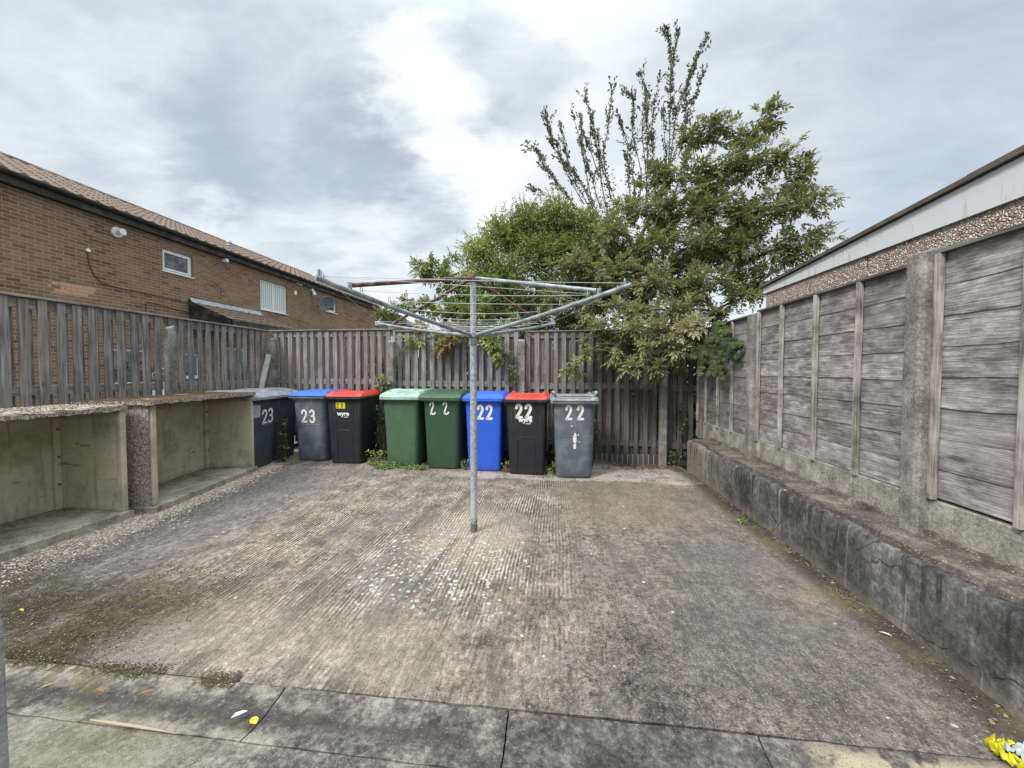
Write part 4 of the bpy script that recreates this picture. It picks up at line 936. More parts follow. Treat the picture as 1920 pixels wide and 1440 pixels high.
def wheelie(loc, rz, label, body, rim, lid, style, wscale=1.0):
    root = empty('wheelie_bin', loc, rz, label, 'wheelie bin', 'wheelie bins along the fences')
    wt_, wb_ = .505*wscale, .445*wscale; rr = .085 if style in ('horn', 'flatgrey') else (.06 if style == 'curved' else .04)
    H = .935; yb0, yt0 = .03, -.015          # front face leans out upwards
    front = lambda z: yb0 + (yt0-yb0)*max(0, min(1, z/H))
    rings = []
    for z in (.0, .012, .05, .2, .45, .7, .86, H):
        q = z/H; ins = .014 if z == 0 else (.004 if z < .02 else 0)
        rings.append(rrect(wb_+(wt_-wb_)*q-2*ins, front(z)+ins, .50+.16*q-ins, rr, z, 6))
    bd = MB().loft(rings).build('body', body, root, smooth=True)
    # details on the front
    if style in ('horn', 'flatgrey') or (style == 'curved' and body is M_greyd):
        mb = MB()
        for z in ((.60, .545) if style != 'horn' else (.52, .44)):
            mb.tube([(x, front(z)-.000, z+.003*math.sin(x*9)) for x in np.linspace(-wt_*.37, wt_*.37, 9)], .0038, 6)
        mb.build('moulded_rib', body, bd, smooth=True)
    if style == 'arch':
        mb = MB(); P = [(-.115, .0), (-.115, .40), (-.105, .455), (-.07, .485), (0, .49), (.07, .485), (.105, .455), (.115, .40), (.115, .0)]
        pts = [(q.x, front(q.y)-.0005, q.y) for q in catmull([(a, b, 0) for a, b in P], 6) if q.y > .02]
        mb.tube(pts, .005, 6); mb.build('moulded_arch', body, bd, smooth=True)
    # gusset ribs under the collar + collar
    mb = MB()
    for x in np.linspace(-wt_/2+.05, wt_/2-.05, 7): mb.box(x-.003, x+.003, front(.9)-.022, front(.9)+.01, .90, .945)
    mb.build('collar_ribs', rim, bd)
    cw = .585*wscale
    mb = MB(); mb.loft([rrect(wt_+.012, yt0-.006, .665, rr, .915, 6), rrect(cw-.012, -.052, .715, .045, .932, 6), rrect(cw, -.058, .72, .045, .938, 6), rrect(cw, -.058, .72, .045, .966, 6), rrect(cw-.01, -.053, .715, .042, .970, 6)])
    mb.build('collar', rim, bd, smooth=True)
    # lid
    z0 = .971; mb = MB(); lw = cw + (.006 if style != 'arch' else -.03); lf_, lb = (-.066, .70) if style != 'arch' else (-.03, .69)
    nu, nv = 34, 34
    def lidz(x, y):                       # x in -1..1, y 0 (front)..1 (back)
        e = min(1-abs(x), y*1.0, 1-y); edge = 1 - math.exp(-max(e, 0)/.05)
        if style == 'curved': return .045*edge + .045*math.sin(math.pi*min(1, y*1.05)*.62)*edge*(1-.25*x*x) + (.020*math.exp(-((abs(x)-.80)/.10)**2))*math.sin(math.pi*y)
        if style == 'flatgrey' or style == 'step':
            s1 = 1/(1+math.exp(-(e-.10)/.012)); s2 = 1/(1+math.exp(-(e-.17)/.012)); return .022*edge + .020*s1 + .014*s2 + .018*y
        if style == 'arch':
            s1 = 1/(1+math.exp(-(min(1-abs(x), 1-y, y)-.14)/.016)); rec = 1/(1+math.exp(-(min(.72-abs(x), y-.13, .9-y))/.02)); return .036*edge + .026*s1 + .022*y - .030*rec
        if style == 'horn':
            rec = 1/(1+math.exp(-(min(.70-abs(x), .92-y))/.03)); return .040*edge + .014*y - .010*rec + .02*math.exp(-((abs(x)-.84)/.09)**2)*(1 if y < .97 else 0)
        return .03
    def lp(u, v):
        x = -1+2*u; y = v; r = .16
        # rounded plan corners
        X = x*lw/2; Y = lf_+(lb-lf_)*y
        ex = max(0, abs(x)-(1-r)); ey = max(0, max(r*.8-y, y-(1-r*.8)))
        if ex > 0 and ey > 0:
            k = math.hypot(ex/r, ey/(r*.8)); 
            if k > 1: 
                X = math.copysign((1-r+ex/k)*lw/2, x); yy = (r*.8-ey/k) if y < .5 else (1-r*.8+ey/k); Y = lf_+(lb-lf_)*yy
        return (X, Y, z0+.004+lidz(x, y))
    mb.grid(nu, nv, lp); T0 = 0
    idx = [i*(nv+1) for i in range(nu+1)] + [nu*(nv+1)+j for j in range(1, nv+1)] + [i*(nv+1)+nv for i in range(nu-1, -1, -1)] + [j for j in range(nv-1, 0, -1)]
    ring = [Vector(mb.v[i]) for i in idx]; n = len(ring); cc = Vector((0, .32, 0))
    dr = -.030 if style in ('curved', 'step') else -.004
    flare = [Vector((q.x*1.012, (q.y-.32)*1.012+.32, z0+.004)) for q in ring]; low = [Vector((q.x*1.014, (q.y-.32)*1.014+.32, z0+dr)) for q in ring]
    mb.add(ring+flare+low, [(i, (i+1)%n, n+(i+1)%n, n+i) for i in range(n)] + [(n+i, n+(i+1)%n, 2*n+(i+1)%n, 2*n+i) for i in range(n)] + [tuple(range(3*n-1, 2*n-1, -1))])
    ld_ = mb.build('lid', lid, root, smooth=True)
    if style == 'horn':
        for sx in (-1, 1):
            MB().tube(catmull([(sx*lw*.40, -.03, z0+.05), (sx*lw*.42, -.045, z0+.085), (sx*lw*.44, -.02, z0+.10), (sx*lw*.45, .12, z0+.095), (sx*lw*.45, .3, z0+.075)], 5), .017, 8).build('lid_horn', lid, ld_, smooth=True)
        MB().tube([(-lw*.33, -.02, z0+.055), (lw*.33, -.02, z0+.055)], .012, 8).build('lid_bar', lid, ld_, smooth=True)
    if style == 'arch':
        MB().tube(catmull([(-lw*.30, -.006, z0+.052), (-.06, -.012, z0+.050), (.06, -.012, z0+.050), (lw*.30, -.006, z0+.052)], 5), .008, 8).build('lid_grip', lid, ld_, smooth=True)
    MB().tube([(-.2, .755, .985), (.2, .755, .985)], .016, 10).box(-.22, -.19, .70, .765, .955, 1.0).box(.19, .22, .70, .765, .955, 1.0).build('handle', rim, root, smooth=True)
    wh = None
    MB().tube([(-.26, .56, .10), (.26, .56, .10)], .011, 8).build('axle', M_dark, root)
    for sx in (-1, 1):
        wo = MB().tube([(sx*.235, .56, .10), (sx*.285, .56, .10)], .10, 20).build('wheel', M_dark, root, .008, smooth=True)
        MB().tube([(sx*.284, .56, .10), (sx*.29, .56, .10)], .055, 14).build('hub', M_greyd, wo)
    return root, bd, front
g_b = []
# grey bins against the left fence, facing the yard
b, bd, fr = wheelie((-4.03, 4.86, 0), R(90)+R(3), 'dark grey wheelie bin painted 23 with a paper notice, tight beside the mossy bin store', M_greyd, M_greyd, M_greylid, 'curved')
mb = MB(); strokes(mb, fr, '2', -.055+.03, .60, .13, .185, .028); strokes(mb, fr, '3', .065+.03, .61, .12, .185, .028); mb.build('number', M_paint, bd)
mb = MB().add([(-.215, fr(.70)-.002, .70), (-.075, fr(.70)-.002, .70), (-.075, fr(.87)-.002, .87), (-.215, fr(.87)-.002, .87)], [(0,1,2,3)]); pn = mb.build('paper_notice', M_paper, bd)
wheelie((-4.12, 5.42, 0), R(90)-R(2), 'dark slate wheelie bin tucked in the fence corner, mostly hidden by its neighbours', M_greyd, M_greyd, M_greylid, 'curved')
b, bd, fr = wheelie((-3.60, 5.21, 0), R(1), 'grey wheelie bin painted 23 with a faded blue lid', M_grey, M_greylid, M_bluelid, 'flatgrey')
mb = MB(); strokes(mb, fr, '2', -.105, .585, .115, .17, .029); strokes(mb, fr, '3', .02, .585, .105, .17, .029); mb.build('number', M_paint, bd)
def wyre(bd, fr, u, z, s):
    mb = MB(); w_ = text_mesh(mb, fr, 'wyre', u, z, s, .045); text_mesh(mb, fr, 'council', u+w_*.52, z-s*.33, s*.27, .03, off=.0023)
    mb.build('council_logo', M_paint, bd)
b, bd, fr = wheelie((-3.0, 5.12, 0), R(2), 'black wheelie bin with a red lid and a yellow 23 sticker', M_blk, M_blk, M_red, 'arch', 1.0)
st = MB().add([(-.115, fr(.80)-.0015, .80), (.02, fr(.80)-.0015, .80), (.02, fr(.885)-.0015, .885), (-.115, fr(.885)-.0015, .885)], [(0,1,2,3)]).build('number_sticker', M_stick, bd)
mb = MB(); fr2 = lambda z, fr=fr: fr(z)-.0012; strokes(mb, fr2, '2', -.10, .815, .04, .055, .010); strokes(mb, fr2, '3', -.04, .815, .04, .055, .010); mb.build('number', M_ink, st)
wyre(bd, fr, -.10, .70, .085)
wheelie((-2.14, 5.06, 0), 0, 'plain mid-green wheelie bin with a pale lid', M_green, M_green, M_greenlid, 'curved')
b, bd, fr = wheelie((-1.54, 4.99, 0), R(-1), 'dark green wheelie bin with thin brushed 22 and a dark green lid', M_green2, M_green, M_green2, 'curved')
mb = MB(); strokes(mb, fr, 'q', -.155, .74, .115, .165, .021); strokes(mb, fr, 'q', .03, .745, .115, .165, .021); mb.build('number', M_paint, bd)
b, bd, fr = wheelie((-.955, 4.94, 0), 0, 'bright blue wheelie bin painted 22, behind the drier post', M_blue, M_blue, M_blue, 'step', .96)
mb = MB(); strokes(mb, fr, '2', -.07, .70, .10, .175, .032); strokes(mb, fr, '2', .045, .70, .105, .175, .032); mb.build('number', M_paint, bd)
b, bd, fr = wheelie((-.385, 4.84, 0), R(-.5), 'black wheelie bin with a red lid and big white 22 over the council name', M_blk, M_blk, M_red, 'arch')
mb = MB(); strokes(mb, fr, '2', -.125, .735, .105, .165, .036); strokes(mb, fr, '2', -.005, .735, .105, .165, .036); mb.build('number', M_paint, bd)
wyre(bd, fr, -.10, .685, .085)
b, bd, fr = wheelie((.215, 4.745, 0), R(2), 'faded grey wheelie bin painted 22 with a smear of white paint, rightmost bin', M_grey, M_greylid, M_greylid, 'horn')
mb = MB(); strokes(mb, fr, '2', -.10, .735, .095, .165, .030); strokes(mb, fr, '2', .04, .735, .10, .165, .030); mb.build('number', M_paint, bd)
mb = MB(); P = [(.0, .57), (.012, .575), (.022, .55), (.025, .50), (.018, .44), (.02, .38), (.005, .365), (-.012, .375), (-.015, .40), (-.004, .44), (-.02, .48), (-.018, .53), (-.002, .545)]
mb.add([(a, fr(b)-.002, b) for a, b in P], [tuple(range(len(P)-1, -1, -1))])
for cx, cz, rr in ((-.035, .655, .008), (.045, .545, .006), (.06, .46, .005), (.03, .47, .004)): mb.add([(cx+rr*math.cos(q), fr(cz)-.002, cz+rr*1.6*math.sin(q)) for q in np.linspace(0, 5.6, 8)], [tuple(range(8))])
mb.build('paint_smear', M_paint, bd)

# ------------------------------------------------------------------ foliage helpers
def leaf_template(kind):
    if kind == 'blade':       # pointed leaf folded along its midrib, 8 verts
        v = np.array([(0,0,0),(.5,.30,.10),(.42,.68,.07),(0,1,-.06),(-.42,.68,.07),(-.5,.30,.10),(0,.32,0),(0,.68,-.01)])
        f = [(0,1,6),(1,2,7,6),(2,3,7),(0,6,5),(6,7,4,5),(7,3,4)]
    else:
        v = np.array([(0,0,0),(.5,.45,.08),(0,1,-.05),(-.5,.45,.08)]); f = [(0,1,2),(0,2,3)]
    return v, f
def leaves_mesh(name, m, parent, org, dirs, nrm, length, width, rnd, kind='blade'):
    """many leaves as one mesh; arrays (n,3)"""
    V, F = leaf_template(kind); n = len(org)
    d = dirs/np.maximum(np.linalg.norm(dirs, axis=1, keepdims=True), 1e-6)
    sd = np.cross(d, nrm); sd /= np.maximum(np.linalg.norm(sd, axis=1, keepdims=True), 1e-6); up = np.cross(sd, d)
    P = org[:, None, :] + sd[:, None, :]*(V[None, :, 0:1]*width[:, None, None]) + d[:, None, :]*(V[None, :, 1:2]*length[:, None, None]) + up[:, None, :]*(V[None, :, 2:3]*length[:, None, None])
    nv = len(V); co = P.reshape(-1, 3)
    loops = np.concatenate([np.array(f) for f in F]); ll = len(loops)
    lv = (loops[None, :] + (np.arange(n)*nv)[:, None]).reshape(-1)
    fl = np.array([len(f) for f in F]); ls = np.concatenate([[0], np.cumsum(fl)[:-1]])
    start = (ls[None, :] + (np.arange(n)*ll)[:, None]).reshape(-1); tot = np.tile(fl, n)
    me = bpy.data.meshes.new(name); me.vertices.add(len(co)); me.vertices.foreach_set('co', co.reshape(-1).astype(np.float32))
    me.loops.add(len(lv)); me.loops.foreach_set('vertex_index', lv.astype(np.int32))
    me.polygons.add(len(start)); me.polygons.foreach_set('loop_start', start.astype(np.int32)); me.polygons.foreach_set('loop_total', tot.astype(np.int32))
    me.update(calc_edges=True); me.materials.append(m)
    a = me.attributes.new('rnd', 'FLOAT', 'FACE'); a.data.foreach_set('value', np.repeat(rnd, len(F)).astype(np.float32))
    o = bpy.data.objects.new(name, me); S.collection.objects.link(o)
    if parent: o.parent = parent
    return o
def nrmz(v): return v/np.maximum(np.linalg.norm(v, axis=-1, keepdims=True), 1e-6)
class Foliage:
    def __init__(s): s.o = []; s.d = []; s.n = []; s.l = []; s.w = []; s.r = []
    def leaf(s, o, d, n, l, w, r): s.o.append(o); s.d.append(d); s.n.append(n); s.l.append(l); s.w.append(w); s.r.append(r)
    def pinnate(s, o, d, size, r, pairs=2):
        """compound leaf: opposite leaflets + one terminal"""
        d = d.normalized(); side = d.cross(Vector((0, 0, 1)))
        if side.length < .05: side = Vector((1, 0, 0))
        side.normalize(); up = side.cross(d); tilt = random.uniform(-.6, .6); nn = (up + side*tilt).normalized(); side = d.cross(nn).normalized()
        L = size*1.7
        for k in range(pairs):
            q = o + d*(L*(.40+.30*k)) - Vector((0, 0, .04*L*k)); ls = size*random.uniform(.8, 1.1)*(1 if k else .85)
            for sg in (-1, 1):
                dd = (d*.75 + side*sg*.85 + Vector((0, 0, -.18+random.uniform(-.15, .1)))).normalized()
                s.leaf(q, dd, nn + Vector((random.uniform(-.25, .25), random.uniform(-.25, .25), .1)), ls, ls*.42, r+random.uniform(-.08, .08))
        s.leaf(o+d*L*.92 - Vector((0, 0, .07*L)), (d+Vector((0, 0, -.2))).normalized(), nn, size*1.1, size*.40, r)
    def build(s, name, m, parent, kind='blade'):
        if not s.o: return None
        A = lambda q: np.array([tuple(v) for v in q], dtype=float)
        return leaves_mesh(name, m, parent, A(s.o), A(s.d), A(s.n), np.array(s.l), np.array(s.w), np.clip(np.array(s.r), 0, 1), kind)
def rv(): 
    while True:
        v = Vector((random.uniform(-1, 1), random.uniform(-1, 1), random.uniform(-1, 1)))
        if .05 < v.length < 1: return v
def limb(mb, a, b, r0, r1, wob=.08, n=7, nn=6):
    L = (b-a).length; off = rv()*wob*L; pts = []
    for i in range(n+1):
        q = i/n; pts.append(a+(b-a)*q + off*math.sin(math.pi*q) + rv()*wob*.12*L*(0 < i < n) + Vector((0, 0, .10*L*math.sin(math.pi*q))))
    mb.tube(pts, [r0+(r1-r0)*i/n for i in range(n+1)], nn); return pts

# berry umbel, several variants
berries = []
def umbel(seed):
    random.seed(seed); mb = MB()
    for i in range(26):
        a = random.uniform(0, 6.28); rr = .045*math.sqrt(random.random()); p = Vector((rr*math.cos(a), rr*math.sin(a), .012*random.random()-.4*rr*0))
        mb.tube([Vector((0, 0, -.045)), p], .0008, 3, cap=False)
        for _ in range(2):
            q = p + rv()*.008; s_ = .0035*random.uniform(.8, 1.3)
            mb.add([q+Vector(e)*s_ for e in ((1,0,0),(-1,0,0),(0,1,0),(0,-1,0),(0,0,1),(0,0,-1))], [(0,2,4),(2,1,4),(1,3,4),(3,0,4),(2,0,5),(1,2,5),(3,1,5),(0,3,5)])
    return mb
umb_mesh = []
def add_umbels(parent, pts):
    global umb_mesh
    for i, p in enumerate(pts):
        rot = (random.uniform(-.7, .7), random.uniform(-.7, .7), random.uniform(0, 6)); sc = random.uniform(.9, 1.5)
        if len(umb_mesh) < 3:
            st_ = random.getstate(); o = umbel(90+len(umb_mesh)).build('berry_cluster', M_berry, parent); random.setstate(st_); umb_mesh.append(o.data)
        else:
            o = bpy.data.objects.new('berry_cluster', umb_mesh[i % 3]); S.collection.objects.link(o); o.parent = parent
        o.location = p; o.rotation_euler = rot; o.scale = (sc, sc, sc)

def leafy_tree(name, label, cat, base, fork, clumps, m_leaf, leaf, nleaf, twigr=.004, berr=0, trunk_r=.07, group=None, kind='blade', mleafname='crown', pin=True, drop=0.0, core=0):
    """clumps: list of (centre Vector, radius, tone)"""
    root = empty(name, (base.x, base.y, base.z), 0, label, cat, group); O = base
    mb = MB(); limb(mb, base-O, fork-O, trunk_r, trunk_r*.75, .05, 8, 10)
    tw = MB(); fo = Foliage(); bp = []
    nodes = [(fork, 0.0)]
    for (c, r, tone) in sorted(clumps, key=lambda q: (q[0]-fork).length):
        pn = min(nodes, key=lambda q: (q[0]-c).length + .25*(q[0]-fork).length)
        nodes.append((c, 0)); fr_ = max(.15, 1-(c-fork).length/2.8)
        P = limb(mb, pn[0]-O, c-O, max(.009, trunk_r*.42*fr_), max(.006, trunk_r*.34*fr_*.8), .10, 7, 6)
        nt = max(5, int(nleaf*r*r*(8 if pin else 10)))
        for _ in range(nt):
            d = rv().normalized(); d.z += .25; d.normalize(); e = c + Vector((d.x, d.y, d.z*.85))*r*random.uniform(.5, 1.45)
            sp = (P[random.randint(4, 7)] + O).lerp(c, random.random()*.6); 
            if (e-sp).length < .04: continue
            L = (e-sp); pts = [sp-O + L*q + Vector((0, 0, .12*L.length*math.sin(math.pi*q) - drop*q*q*r)) for q in (0, .33, .66, 1)]
            tw.tube(pts, [twigr, twigr*.8, twigr*.6, twigr*.35], 3, cap=False)
            tn = tone + random.uniform(-.22, .22)
            if pin:
                for q in (.3, .45, .62, .8, .93, 1.0):
                    if random.random() < .85:
                        o_ = pts[0].lerp(pts[-1], q) if q < .99 else pts[-1]
                        for sg in (-1, 1):
                            dd = L.normalized()*(.35+.6*(q > .9)) + rv()*.8 + Vector((0, 0, -.05)); fo.pinnate(o_, dd, leaf*random.uniform(.55, 1.3), tn)
                if berr and random.random() < berr: bp.append(pts[-1] + L.normalized()*.03 + Vector((0, 0, .03)))
            else:
                nl = int(L.length/(leaf*.42))+3
                for k in range(nl):
                    q = .25+.8*k/nl; o_ = pts[0].lerp(pts[-1], q) + rv()*leaf*.3
                    dd = L.normalized()*.5 + rv(); fo.leaf(o_, dd, rv()+Vector((0, 0, .6)), leaf*random.uniform(.7, 1.25), leaf*.5, tn+random.uniform(-.15, .15))
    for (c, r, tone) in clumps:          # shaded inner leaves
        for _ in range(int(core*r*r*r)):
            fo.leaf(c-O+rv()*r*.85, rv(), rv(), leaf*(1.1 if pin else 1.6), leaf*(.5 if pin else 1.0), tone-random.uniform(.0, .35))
    mb.add(tw.v, tw.f, 0, 1); mb.build('trunk', [M_bark, M_twig], root, smooth=False)
    fo.build(mleafname, m_leaf, root, kind)
    if berr: random.shuffle(bp); add_umbels(root, bp[:95])
    return root

# ------------------------------------------------------------------ trees beyond the back fence
random.seed(21)
PXC = []   # elder crown clumps: photo direction, depth and radius
for (x, y, Y, r, tn) in [
    (1180,500,7.6,.42,.3),(1270,500,7.6,.42,.25),(1350,480,7.5,.40,.25),(1200,560,7.2,.38,.3),(1130,560,7.2,.36,.3),(1280,560,7.0,.32,.3),(1330,370,7.8,.40,.3),(1250,420,7.8,.40,.3),(1400,440,7.4,.32,.3),
    (1440,225,6.9,.22,.45),(1400,255,7.0,.28,.45),(1340,235,7.2,.25,.4),(1300,260,7.3,.25,.4),(1450,300,6.7,.30,.45),(1500,330,6.7,.26,.45),(1380,320,6.9,.36,.42),
    (1310,330,7.1,.36,.45),(1240,330,7.3,.32,.4),(1530,375,6.7,.22,.5),(1470,390,6.6,.34,.45),(1400,400,6.7,.38,.4),(1320,400,6.9,.38,.5),(1240,390,7.1,.34,.45),(1170,400,7.3,.28,.55),
    (1530,440,6.6,.24,.45),(1470,460,6.5,.33,.35),(1390,470,6.6,.36,.3),(1310,465,6.7,.38,.4),(1220,460,6.8,.38,.5),(1140,440,6.9,.33,.6),(1440,520,6.5,.26,.35),(1380,530,6.5,.27,.35),
    (1310,530,6.4,.34,.5),(1230,530,6.4,.36,.55),(1150,520,6.5,.36,.6),(1080,500,6.7,.34,.6),(1390,560,6.3,.20,.6),(1340,585,6.25,.20,.45),(1270,590,6.1,.30,.6),(1190,590,6.0,.32,.6),(1110,580,6.1,.30,.5),(1040,560,6.5,.26,.5),
    (1240,630,5.65,.24,.75),(1290,625,5.65,.22,.75),(1180,620,5.6,.22,.6),(1210,670,5.5,.20,.7),(1270,665,5.5,.18,.7),(1130,620,5.7,.20,.5),(1100,665,5.55,.14,.65),(1185,690,5.45,.14,.7),(1075,690,5.5,.08,.6),(1150,660,5.6,.12,.7),(1230,695,5.45,.09,.8)]:
    PXC.append((atY(x, y, Y), r*.92, tn))
e_base = Vector((2.0, 6.95, -.14)); e_fork = Vector((1.85, 6.8, 2.0))
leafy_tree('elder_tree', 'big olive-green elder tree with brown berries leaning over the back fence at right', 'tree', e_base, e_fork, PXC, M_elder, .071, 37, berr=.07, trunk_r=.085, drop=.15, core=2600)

random.seed(22)
BC = [(atY(x, y, Y), r, tn) for (x, y, Y, r, tn) in [
    (900,480,7.3,.36,.75),(940,440,7.5,.36,.6),(990,415,7.7,.36,.55),(1045,405,7.8,.36,.65),(1095,425,7.8,.34,.6),(885,540,7.1,.36,.75),(945,515,7.2,.42,.5),(1010,480,7.5,.42,.55),(1075,480,7.6,.42,.4),
    (900,590,7.0,.36,.6),(965,570,7.1,.40,.35),(1035,545,7.4,.40,.25),(1100,540,7.5,.40,.25),(1000,620,7.0,.36,.25),(1070,610,7.2,.36,.2),(860,620,6.9,.3,.5),(930,640,6.8,.34,.4),(1130,480,7.9,.36,.4)]]
BC = [(c, r*1.22, tn) for c, r, tn in BC] + [(atY(x, y, Y), r, tn) for (x, y, Y, r, tn) in [(970,450,7.8,.4,.45),(1020,440,7.9,.4,.5),(920,570,7.2,.4,.4),(1000,590,7.3,.42,.25),(1060,440,8,.4,.4),(1130,430,8.1,.3,.35),(865,575,7.1,.28,.6)]]
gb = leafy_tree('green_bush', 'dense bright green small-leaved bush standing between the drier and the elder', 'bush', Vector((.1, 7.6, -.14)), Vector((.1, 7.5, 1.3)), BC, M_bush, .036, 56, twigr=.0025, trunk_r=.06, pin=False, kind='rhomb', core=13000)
# loose shoots standing out of the bush top
mb = MB(); fo = Foliage()
for (x0, y0, x1, y1, Y) in [(935,430,948,375,7.6),(925,440,930,388,7.6),(965,410,975,385,7.6),(1000,400,1005,372,7.7),(905,455,895,415,7.4),(890,480,870,440,7.3),(955,430,962,380,7.6),(920,460,905,425,7.5),(880,510,858,480,7.2),(945,440,925,400,7.6)]:
    a = atY(x0, y0, Y)-gb.location; b_ = atY(x1, y1, Y)-gb.location; mb.tube([a, (a+b_)/2+rv()*.03, b_], [.005, .004, .002], 4)
    for k in range(46):
        q = k/46; fo.leaf(a.lerp(b_, q)+rv()*.045, rv()+Vector((0, 0, .5)), rv(), .034, .016, random.uniform(0, .55))
mb.build('shoots', M_twig, gb); fo.build('shoot_leaves', M_bush, gb)

# second elder: sprays left of the drier, drooping over the fence
random.seed(23)
E2 = [(atY(x, y, Y), r, tn) for (x, y, Y, r, tn) in [(800,505,6.9,.20,.45),(785,495,6.9,.10,.45),(835,525,6.9,.20,.45),(845,490,7.0,.12,.4),(740,580,6.5,.11,.55),(715,592,6.3,.09,.7),(770,570,6.5,.13,.55),(810,570,6.6,.18,.55),(850,580,6.5,.22,.5),(895,580,6.4,.22,.5),
      (790,620,6.1,.14,.85),(775,635,5.85,.10,.85),(850,630,6.0,.16,.8),(865,625,5.8,.10,.85),(925,640,5.8,.16,.55),(935,665,5.7,.11,.45),(840,645,5.8,.08,.9),(905,630,5.95,.16,.6),(975,610,6.2,.2,.5)]]
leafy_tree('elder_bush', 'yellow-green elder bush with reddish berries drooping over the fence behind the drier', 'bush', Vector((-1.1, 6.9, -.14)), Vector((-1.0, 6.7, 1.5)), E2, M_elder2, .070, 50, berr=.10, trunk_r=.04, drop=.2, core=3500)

# plum tree: tall sparse shoots
random.seed(24)
pb = Vector((1.75, 8.6, -.14)); pl = empty('plum_tree', tuple(pb), 0, 'tall sparse tree with thin upright shoots rising above the bushes', 'tree')
mb = MB(); fo = Foliage(); fork = atY(1190, 470, 8.5)
limb(mb, pb-pb, fork-pb, .09, .06, .04, 8, 10)
shoots = [[(985,262),(1020,305),(1062,365),(1110,420),(1160,470)], [(997,352),(1045,372),(1100,440)], [(1020,200),(1030,250),(1050,290),(1095,350),(1135,430)], [(1050,228),(1062,290),(1085,340),(1120,400)], [(1075,215),(1090,290),(1120,380)],
    [(1100,155),(1105,200),(1115,260),(1130,330),(1145,420)], [(1088,205),(1100,260),(1125,330)], [(1145,165),(1142,220),(1135,280),(1140,370)], [(1165,170),(1185,185),(1190,240),(1195,320),(1190,420)], [(1162,225),(1180,270),(1185,340),(1195,420)],
    [(1200,130),(1212,180),(1212,260),(1215,350),(1215,440)], [(1237,145),(1228,200),(1215,270)], [(1215,170),(1205,230),(1205,320)], [(1250,45),(1258,90),(1256,160),(1256,250),(1248,400)], [(1240,52),(1254,75)], [(1272,50),(1262,110),(1258,170)],
    [(1328,58),(1312,95),(1290,140),(1278,190),(1262,250),(1245,380)], [(1322,130),(1308,170),(1290,215),(1275,290)], [(1305,100),(1290,150),(1283,200)], [(1368,205),(1350,240),(1330,300)], [(1290,185),(1280,240),(1262,300)], [(1060,300),(1085,350),(1120,410)],
    [(1040,262),(1060,320),(1100,380)], [(1170,280),(1178,330),(1185,400)], [(1120,250),(1128,300),(1140,360)], [(1085,255),(1105,320),(1130,390)],[(1010,285),(1040,330),(1080,390)],[(1225,250),(1228,310),(1225,380)],[(1245,200),(1250,280),(1245,340)],[(1300,240),(1285,300),(1265,370)]]
for sh in shoots:
    Y = 8.5 + random.uniform(-.45, .45); P = catmull([atY(x, y, Y)-pb for x, y in sh], 6); n = len(P)
    P = [p + Vector((mn.noise(Vector((i*.13, sh[0][0], 1))), mn.noise(Vector((i*.13, sh[0][0], 7))), mn.noise(Vector((i*.2, sh[0][0], 4)))*.2-.25))*.12 for i, p in enumerate(P)]
    mb.tube(P, [.0035+.010*i/n for i in range(n)], 5)
    L = sum((P[i+1]-P[i]).length for i in range(n-1)); cnt = int(L*150)
    for k in range(cnt):
        q = (k+random.random())/cnt
        if random.random() < q*.35 + .75*max(0, mn.noise(Vector((q*L*5, sh[0][0]*.13, Y)))+.15)*1.6: continue
        i = min(n-2, int(q*(n-1))); p = P[i].lerp(P[i+1], q*(n-1)-i); sp = .02+.10*abs(mn.noise(Vector((q*L*4, sh[0][0]*.2, Y+3))))
        fo.leaf(p+rv()*sp, rv()+Vector((0, 0, .35)), rv(), random.uniform(.03, .075), random.uniform(.014, .034), random.random()*.8+.2*(sh[0][0] < 1180))
    for _ in range(int(L*5)):          # short side spurs
        q = random.uniform(.1, .8); i = min(n-2, int(q*(n-1))); p = P[i]; d = (P[max(0, i-1)]-P[i+1]).normalized()+rv()*.75; e = p+d.normalized()*random.uniform(.10, .34); mb.tube([p, e], [.004, .002], 3, cap=False)
        for k in range(12): fo.leaf(p.lerp(e, (k+1)/12)+rv()*.03, rv()+d, rv(), random.uniform(.05, .075), .034, random.random())
limb(mb, fork-pb, atY(1145, 400, 8.5)-pb, .05, .02); limb(mb, fork-pb, atY(1215, 420, 8.5)-pb, .045, .018); limb(mb, fork-pb, atY(1250, 380, 8.5)-pb, .05, .02)
for (x, y) in ((1135, 390), (1145, 350), (1130, 310), (1205, 360), (1265, 240), (1262, 290), (1195, 380)):     # ivy-like dark knots of leaves on the stems
    c = atY(x, y, 8.4)-pb
    for _ in range(60): fo.leaf(c+Vector((random.gauss(0, .07), random.gauss(0, .07), random.gauss(0, .2))), rv(), rv(), .05, .03, random.uniform(.3, .75))
mb.build('trunk', M_bark, pl, smooth=True); fo.build('crown', M_plum, pl)

